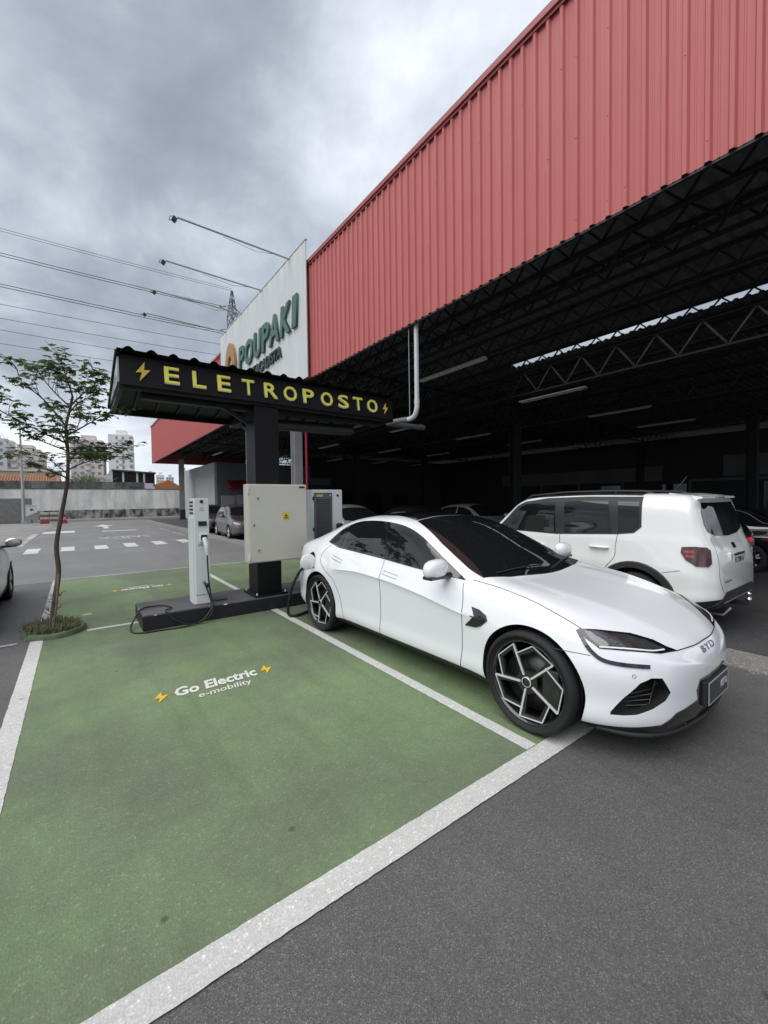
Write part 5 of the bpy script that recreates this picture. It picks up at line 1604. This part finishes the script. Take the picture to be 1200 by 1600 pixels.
# grey switch cabinet on the post
cab = thing('switch_cabinet', 'large grey steel electrical cabinet mounted on the black post', 'cabinet', (0, 0, 0))
MB().bbox(1.93, 2.83, 5.84, 6.035, .735, 1.86, .012).build('case', CABG, cab)
dr = MB().bbox(1.945, 2.815, 5.818, 5.838, .75, 1.845, .006).build('door', CABG, cab)
for z in (1.66, 1.28, .92):
    b = MB(); b.lathe([(0, -.016), (.016, -.014), (.018, 0)], 'y', 12, (2.06 if z != 1.28 else 2.0, 5.818, z)); b.build('lock', MGREY, dr)
    MB().box((2.06 if z != 1.28 else 2.0) - .004, (2.06 if z != 1.28 else 2.0) + .004, 5.798, 5.802, z - .012, z + .012).build('keyhole', BLK, dr)
wl = MB().bbox(2.44, 2.53, 5.812, 5.817, 1.345, 1.455, .002).build('warning_label', YLW, cab)
b = MB(); b.prism([(2.485, 1.425), (2.462, 1.39), (2.508, 1.39)], 'y', 5.809, 5.8115); b.build('warning_symbol', BLK, wl)
for z in (1.374, 1.362): MB().box(2.452, 2.518, 5.809, 5.8115, z, z + .006).build('warning_text', BLK, wl)
MB().bbox(2.70, 2.79, 5.812, 5.817, 1.805, 1.832, .002).build('maker_plate', BLK, cab)
MB().bbox(1.925, 1.945, 5.81, 5.86, .78, .85, .004).build('hinge', CHW, cab)
MB().bbox(1.925, 1.945, 5.81, 5.86, 1.72, 1.80, .004).build('hinge', CABG, cab)

# slim white post charger
pc_ = thing('post_charger', 'slim white post charger with a plugged-in white handle', 'charger', (0, 0, 0))
MB().bbox(1.275, 1.47, 6.09, 6.42, .205, 1.665, .012).build('case', CHW, pc_)
MB().bbox(1.255, 1.285, 6.12, 6.39, .205, 1.40, .006).build('side_cover', CHW, pc_)
MB().box(1.272, 1.473, 6.087, 6.09, .335, .339).build('joint', SEAMM, pc_)
b = MB(); b.lathe([(0, -.010), (.022, -.010), (.024, 0)], 'y', 16, (1.375, 6.09, 1.62)); b.build('beacon', BLK, pc_)
MB().bbox(1.325, 1.435, 6.078, 6.092, 1.285, 1.35, .004).build('screen', mat('lcd screen', (.012, .03, .025), .1), pc_)
sk = MB().bbox(1.335, 1.445, 6.055, 6.10, 1.06, 1.18, .02).build('socket', CHW, pc_)
MB().bbox(1.35, 1.43, 6.040, 6.06, 1.09, 1.165, .015).build('socket_mouth', BLK, sk)
for z in (1.53, 1.50): MB().box(1.35, 1.40, 6.086, 6.0895, z, z + .006).build('printed_line', mat('grey print', (.2, .2, .2), .6), pc_)
for z in (1.03, 1.015): MB().box(1.32, 1.38, 6.086, 6.0895, z, z + .005).build('printed_line', mat('grey print', (.2, .2, .2), .6), pc_)
for z in (1.60, 1.55, 1.50, 1.45):
    MB().box(1.268, 1.2745, 6.14, 6.34, z, z + .025).build('vent', COLD, pc_)
b = MB(); b.lathe([(.016, -.006), (.020, -.006), (.020, 0)], 'y', 14, (1.385, 6.09, .50)); b.build('cable_gland', BLK, pc_)
hk = MB().bbox(1.415, 1.455, 6.05, 6.09, .43, .49, .01).build('cable_hook', BLK, pc_)
cg = thing('charging_cable', 'thin black cable looping off the island from the white post charger', 'cable', (0, 0, 0))
b = MB(); b.tube([(1.388, 6.03, 1.12), (1.398, 5.985, 1.05), (1.405, 5.975, .95), (1.408, 5.975, .89)], [.030, .034, .027, .016], 12); b.build('plug', CHW, cg)
path = [(1.408, 5.975, .89), (1.412, 5.98, .70), (1.425, 5.97, .45), (1.445, 5.95, .24), (1.44, 5.90, .13), (1.33, 5.86, .04), (1.15, 5.86, .016), (.98, 5.885, .10), (.88, 5.95, .218), (.92, 6.02, .222), (.97, 6.15, .217), (.90, 6.32, .217), (.76, 6.35, .217), (.63, 6.28, .205), (.52, 6.18, .06), (.50, 6.0, .016), (.58, 5.86, .016), (.80, 5.83, .016), (1.05, 5.80, .016), (1.28, 5.82, .05), (1.44, 5.89, .20), (1.44, 5.98, .26), (1.42, 6.04, .38), (1.388, 6.07, .50)]
b = MB(); b.tube(crom(path, 6), .0105, 8); b.build('cable', CABLE, cg)
b = MB(); b.tube(crom([(1.47, 6.15, .24), (1.56, 6.10, .225), (1.66, 6.16, .218), (1.70, 6.13, .218)], 5), .010, 8); b.build('tail', CABLE, cg)

# rapid charger behind the cabinet
rc = thing('rapid_charger', 'white cabinet rapid charger with a dark louvred door', 'charger', (0, 0, 0))
MB().bbox(3.17, 3.74, 6.30, 6.72, .20, 1.80, .02).build('case', CHW, rc)
dr = MB().bbox(3.185, 3.53, 6.282, 6.302, .42, 1.745, .008).build('door', mat('door grey', (.10, .108, .12), .45, var=.08, vscale=4), rc)
for i in range(34):
    z = .50 + i * .034
    MB().prism([(6.274, z), (6.283, z + .004), (6.283, z + .020), (6.279, z + .018)], 'x', 3.225, 3.49).build('louvre', CHD, dr)
MB().box(3.23, 3.35, 6.276, 6.282, 1.68, 1.715).build('label', YLW, dr)
b = MB(); b.lathe([(0, -.012), (.020, -.012), (.022, 0)], 'y', 14, (3.645, 6.30, 1.70)); b.build('beacon', BLK, rc)
b = MB(); b.lathe([(0, -.008), (.012, -.008), (.013, 0)], 'y', 10, (3.49, 6.282, 1.70)); b.build('lock', CHW, dr)
MB().bbox(3.60, 3.70, 6.20, 6.30, 1.02, 1.22, .03).build('holster', BLK, rc)
for z in (1.62, 1.1, .6): MB().bbox(3.165, 3.19, 6.28, 6.31, z, z + .06, .004).build('hinge', BLK, dr)
# thick cable to the car
dcc = thing('rapid_charging_cable', 'thick black cable running from the ground up to the white car', 'cable', (0, 0, 0))
b = MB(); b.tube(crom([(3.66, 6.18, 1.05), (3.62, 6.02, .70), (3.40, 5.96, .22), (3.0, 5.86, .04), (2.70, 5.50, .03), (2.48, 5.36, .028), (2.34, 5.36, .028), (2.30, 5.38, .10), (2.31, 5.28, .40), (2.345, 5.10, .66), (2.40, 4.98, .77)], 6), .019, 10); b.build('cable', CABLE, dcc)
b = MB(); b.tube([(2.395, 4.99, .76), (2.41, 4.95, .80), (2.44, 4.93, .83), (2.475, 4.93, .845)], [.022, .034, .040, .042], 12); b.build('plug', BLK, dcc)

# ================================================================== OTHER PARKED CARS
c = plain_car('silver hatchback cut by the left edge, its front wheel showing', SILVER, 'hatch', None); c.location = (-1.80, 10.35, 0); c.rotation_euler = (0, 0, PI)
c = plain_car('brown grey hatchback facing the lane by the shop wall', BROWNP, 'hatch', None); c.location = (6.0, 17.5, 0); c.rotation_euler = (0, 0, R(-3))
c = plain_car('grey hatchback half hidden behind the brown grey one', GREYP, 'hatch', None); c.location = (5.95, 22.4, 0)
c = plain_car('grey hatchback just behind the rapid charger', mat('mid grey car paint', (.30, .30, .31), .28, metal=.4, coat=1.0), 'hatch', None); c.location = (7.0, 9.35, 0); c.rotation_euler = (0, 0, R(1))
c = plain_car('black saloon beyond the grey hatchback, only roof and windows showing', BLACKP, 'sedan', None); c.location = (9.6, 8.6, 0)
c = plain_car('silver saloon whose roof arc shows left of the white suv', SILVER, 'sedan', None); c.location = (11.9, 8.3, 0)
c = plain_car('black hatchback with red tail lamps right of the white suv', BLACKP, 'hatch', None, True); c.location = (9.15, 5.95, 0); c.rotation_euler = (0, 0, PI)
c = plain_car('black saloon deep in the dark at the right edge', BLACKP, 'sedan', None, True); c.location = (12.0, 5.9, 0); c.rotation_euler = (0, 0, PI)

# ================================================================== TREE AND PLANTER
BARK = mat('bark', (.105, .085, .065), .9, col2=(.05, .042, .034), vscale=14, stretch=(1, 1, .3), bump=.6, bscale=40)
LEAF = mat('leaf green', (.16, .215, .09), .5, col2=(.09, .135, .058), vscale=5, vlo=.3, vhi=.7)
LEAF2 = mat('leaf light green', (.13, .175, .065), .5, col2=(.08, .12, .045), vscale=5)
for m_ in (LEAF, LEAF2):       # thin leaves let some daylight through
    t_ = m_.node_tree; pb = t_.nodes['Principled BSDF']; ou = t_.nodes['Material Output']
    tr_ = t_.nodes.new('ShaderNodeBsdfTranslucent'); ms = t_.nodes.new('ShaderNodeMixShader'); ms.inputs[0].default_value = .45
    t_.links.new(pb.inputs['Base Color'].links[0].from_socket, tr_.inputs['Color'])
    t_.links.new(pb.outputs[0], ms.inputs[1]); t_.links.new(tr_.outputs[0], ms.inputs[2]); t_.links.new(ms.outputs[0], ou.inputs['Surface'])
GRASS = mat('weed green', (.10, .135, .055), .7, col2=(.17, .155, .085), vscale=9)
SOIL = mat('planter soil', (.075, .058, .042), .95, var=.4, vscale=20, bump=.5)
KERBG = mat('green painted kerb', (.105, .155, .085), .8, col2=(.06, .085, .05), vscale=9, bump=.3, bscale=60)

pl_ = thing('tree_planter', 'oval green kerbed planter with weeds round the tree foot', 'planter', (-.27, 6.64, 0))
def oval(rx, ry, z, n=40):
    rx *= .86; ry *= .9
    return [(rx * math.cos(2 * PI * i / n) * (1 + .05 * math.sin(4 * PI * i / n + 1)), ry * math.sin(2 * PI * i / n), z) for i in range(n)]
b = MB(); n = 40
rings = [oval(.365, .40, 0), oval(.36, .395, .055), oval(.347, .382, .068), oval(.315, .35, .066), oval(.30, .335, .05)]
for rg in rings: b.v += [tuple(p) for p in rg]
for k in range(len(rings) - 1):
    for i in range(n):
        b.f.append([k * n + i, k * n + (i + 1) % n, (k + 1) * n + (i + 1) % n, (k + 1) * n + i]); b.mi.append(0); b.sm.append(True)
b.build('kerb', KERBG, pl_)
b = MB(); b.add(oval(.315, .35, .055) + [(0, 0, .10)], [(i, (i + 1) % n, n) for i in range(n)]); b.build('soil', SOIL, pl_)
b = MB()
rnd = random.Random(3)
for i in range(850):
    a = rnd.uniform(0, 2 * PI); r_ = math.sqrt(rnd.random()) * (1.22 if 1.7 < a < 3.9 else 1.0)
    x, y = .265 * r_ * math.cos(a), .31 * r_ * math.sin(a)
    h_ = rnd.uniform(.02, .09) * (1.5 if r_ < .4 else 1)
    d = rnd.uniform(0, 2 * PI); ln = rnd.uniform(.01, .05); w_ = rnd.uniform(.003, .009)
    ex, ey = x + ln * math.cos(d), y + ln * math.sin(d)
    px_, py_ = -math.sin(d) * w_, math.cos(d) * w_
    b.add([(x - px_, y - py_, .05), (x + px_, y + py_, .05), (ex + px_ * .6, ey + py_ * .6, .08 + h_ * .8), (ex + ln * .3 * math.cos(d), ey + ln * .3 * math.sin(d), .08 + h_)], [(0, 1, 2, 3)])
o = b.build('weeds', GRASS, pl_); o['kind'] = 'stuff'
b = MB()
for i in range(160):
    a = rnd.uniform(0, 2 * PI); r_ = .27 * math.sqrt(rnd.random()); d = rnd.uniform(0, PI)
    x, y = r_ * math.cos(a), r_ * math.sin(a) * 1.05; l = rnd.uniform(.012, .03)
    b.add([(x - l * math.cos(d), y - l * math.sin(d), .10), (x + l * .4 * math.sin(d), y - l * .4 * math.cos(d), .108), (x + l * math.cos(d), y + l * math.sin(d), .102), (x - l * .4 * math.sin(d), y + l * .4 * math.cos(d), .112)], [(0, 1, 2, 3)])
o = b.build('dry_leaves', mat('dry leaf', (.20, .12, .07), .8, var=.5, vscale=30), pl_); o['kind'] = 'stuff'

tree = thing('young_tree', 'slender young tree with a crooked trunk and sparse leaf clumps', 'tree', (-.295, 6.75, .08))
T0 = Vector((-.295, 6.75, .08))
def tw(p): return Vector(p) - T0
trunk = crom([(-.295, 6.75, .08), (-.26, 6.76, .40), (-.215, 6.77, .75), (-.228, 6.78, 1.08), (-.165, 6.79, 1.48), (-.095, 6.80, 1.90), (-.078, 6.82, 2.30), (-.09, 6.83, 2.60), (-.04, 6.84, 2.86), (-.01, 6.86, 3.02)], 6)
b = MB()
rr = [.034 - .020 * (i / (len(trunk) - 1)) ** .8 for i in range(len(trunk))]
rr[0] = .055; rr[1] = .046
b.tube([tw(p) for p in trunk], rr, 10)
b.build('trunk', BARK, tree)
b = MB(); b.tube([tw((-.275, 6.70, .08)), tw((-.235, 6.72, .45)), tw((-.215, 6.735, .72))], .014, 6); b.build('stake', mat('stake wood', (.20, .17, .12), .85, var=.3, vscale=10), tree)
rnd = random.Random(11)
limbs = MB(); twigs = MB()
ends = []
def limb(start, mid, end, r0, sub=5, spread=.28, leaf=1.0):
    pts = crom([start, mid, end], 6)
    limbs.tube([tw(p) for p in pts], r0, 7, 0, r0 * .3)
    L_ = (Vector(end) - Vector(start)).length
    for i in range(sub):
        t = .30 + .70 * (i + rnd.random() * .6) / sub
        base = pts[min(len(pts) - 1, int(t * (len(pts) - 1)))]
        dirv = (Vector(end) - Vector(start)).normalized()
        side = Vector((rnd.uniform(-1, 1), rnd.uniform(-1, 1), rnd.uniform(-.1, .8)))
        tip = base + (dirv * .6 + side * .9).normalized() * spread * rnd.uniform(.5, 1.2)
        m_ = base.lerp(tip, .5) + Vector((rnd.uniform(-.03, .03), rnd.uniform(-.03, .03), .02))
        pp = crom([base, m_, tip], 3)
        twigs.tube([tw(p) for p in pp], r0 * .34, 5, 0, r0 * .16, cap=False)
        if rnd.random() < leaf: ends.append((tip, rnd.uniform(.6, 1.1)))
        for _ in range(2):
            t2 = tip + Vector((rnd.uniform(-1, 1), rnd.uniform(-1, 1), rnd.uniform(-.3, .7))) * .10
            twigs.tube([tw(m_), tw(t2)], .0022, 4, cap=False)
            if rnd.random() < leaf * .8: ends.append((t2, rnd.uniform(.45, .9)))
    ends.append((Vector(end), 1.0))
def at_(px, py, y):      # crown points given as x offset, height and depth
    return (px, y, py)
limb((-.01, 6.86, 3.02), (-.06, 6.9, 3.25), (-.15, 6.88, 3.56), .012, 6, .20)
limb((-.03, 6.85, 2.90), (.10, 6.75, 3.05), (.30, 6.62, 3.24), .012, 8, .24)
limb((-.04, 6.84, 2.88), (-.22, 6.95, 3.10), (-.42, 7.05, 3.42), .011, 7, .24)
limb((-.09, 6.83, 2.62), (-.30, 6.75, 2.92), (-.56, 6.65, 3.12), .013, 8, .26)
limb((-.08, 6.82, 2.40), (-.32, 6.88, 2.52), (-.78, 6.95, 2.80), .014, 9, .24)
limb((-.078, 6.82, 2.30), (-.30, 6.9, 2.40), (-.52, 7.1, 2.52), .011, 6, .24)
limb((-.085, 6.82, 2.50), (.10, 6.7, 2.62), (.33, 6.55, 2.78), .013, 8, .26)
limb((-.08, 6.82, 2.20), (.16, 6.9, 2.25), (.52, 7.0, 2.36), .013, 9, .24)
limb((-.09, 6.81, 2.05), (.08, 6.68, 2.14), (.34, 6.5, 2.22), .011, 8, .22)
limb((-.10, 6.80, 1.95), (-.24, 6.7, 2.02), (-.46, 6.6, 2.10), .011, 8, .22)
limb((-.09, 6.80, 2.10), (-.02, 7.0, 2.25), (.10, 7.25, 2.42), .011, 7, .24)
limb((-.08, 6.82, 2.30), (-.12, 6.6, 2.45), (-.22, 6.35, 2.66), .011, 6, .22)
limb((-.09, 6.80, 2.0), (-.30, 6.95, 2.20), (-.62, 7.0, 2.30), .008, 5, .20, .15)
limb((-.05, 6.84, 2.80), (.06, 6.98, 2.98), (.20, 7.1, 3.10), .010, 7, .22)
limbs.build('limbs', BARK, tree)
twigs.build('twigs', BARK, tree)
for (cx, cz, cy) in ((-.86, 2.90, 6.9), (-.84, 2.72, 6.85), (-.90, 2.55, 6.9), (-.80, 3.0, 7.0)):
    for _ in range(5): ends.append((Vector((cx + rnd.uniform(-.10, .08), cy + rnd.uniform(-.1, .1), cz + rnd.uniform(-.07, .07))), .9))
def leaves(sel, m, name):
    b = MB()
    for (c, s_) in sel:
        c = tw(c)
        for k in range(rnd.randint(4, 6)):
            o_ = c + Vector((rnd.gauss(0, .055), rnd.gauss(0, .055), rnd.gauss(.0, .016)))
            az = rnd.uniform(0, 2 * PI); dip = rnd.uniform(-.75, .15)
            for q in range(rnd.choice((3, 4, 5))):
                a = az + (q - 1.5) * .7
                l = rnd.uniform(.055, .10) * s_; w_ = l * .29
                d = Vector((math.cos(a) * math.cos(dip), math.sin(a) * math.cos(dip), math.sin(dip)))
                sdv = d.cross(Vector((0, 0, 1))).normalized()
                mid = o_ + d * l * .5 + Vector((0, 0, .006))
                b.add([o_, mid + sdv * w_, o_ + d * l, mid - sdv * w_], [(0, 1, 2, 3)])
    o = b.build(name, m, tree); o['kind'] = 'stuff'
rnd.shuffle(ends)
k = int(len(ends) * .7)
leaves(ends[:k], LEAF, 'crown')
leaves(ends[k:], LEAF2, 'crown')
# shoots at the foot of the trunk
b = MB()
for i in range(14):
    a = rnd.uniform(0, 2 * PI); z = rnd.uniform(.05, .38)
    p0 = Vector((.0 + z * .1, 0, z)); p1 = p0 + Vector((math.cos(a) * .09, math.sin(a) * .09, rnd.uniform(.02, .10)))
    b.tube([p0, p1], .003, 4)
    for q in range(3):
        t = p0.lerp(p1, .5 + q * .25); d = Vector((rnd.uniform(-1, 1), rnd.uniform(-1, 1), rnd.uniform(-.3, .6))).normalized(); s2 = d.orthogonal().normalized()
        b.add([t, t + d * .02 + s2 * .008, t + d * .04, t + d * .02 - s2 * .008], [(0, 1, 2, 3)])
b.build('shoots', LEAF, tree)
# bushes over the far wall
bu = thing('far_tree', 'dark green tree top behind the mossy wall, left of the white house', 'tree', (.9, 60, 0))
b = MB(); b.tube([(0, 0, 0), (.1, 0, 2.5), (0, 0, 4.0)], .16, 8, 0, .06); b.build('trunk', BARK, bu)
b = MB(); rnd = random.Random(5)
for i in range(1500):
    c = Vector((rnd.gauss(0, .95), rnd.gauss(0, .9), 4.25 + rnd.gauss(0, .35)))
    d = Vector((rnd.uniform(-1, 1), rnd.uniform(-1, 1), rnd.uniform(-1, 1))).normalized(); s2 = d.orthogonal().normalized()
    b.add([c, c + d * .10 + s2 * .06, c + d * .2, c + d * .10 - s2 * .06], [(0, 1, 2, 3)])
o = b.build('crown', LEAF, bu); o['kind'] = 'stuff'
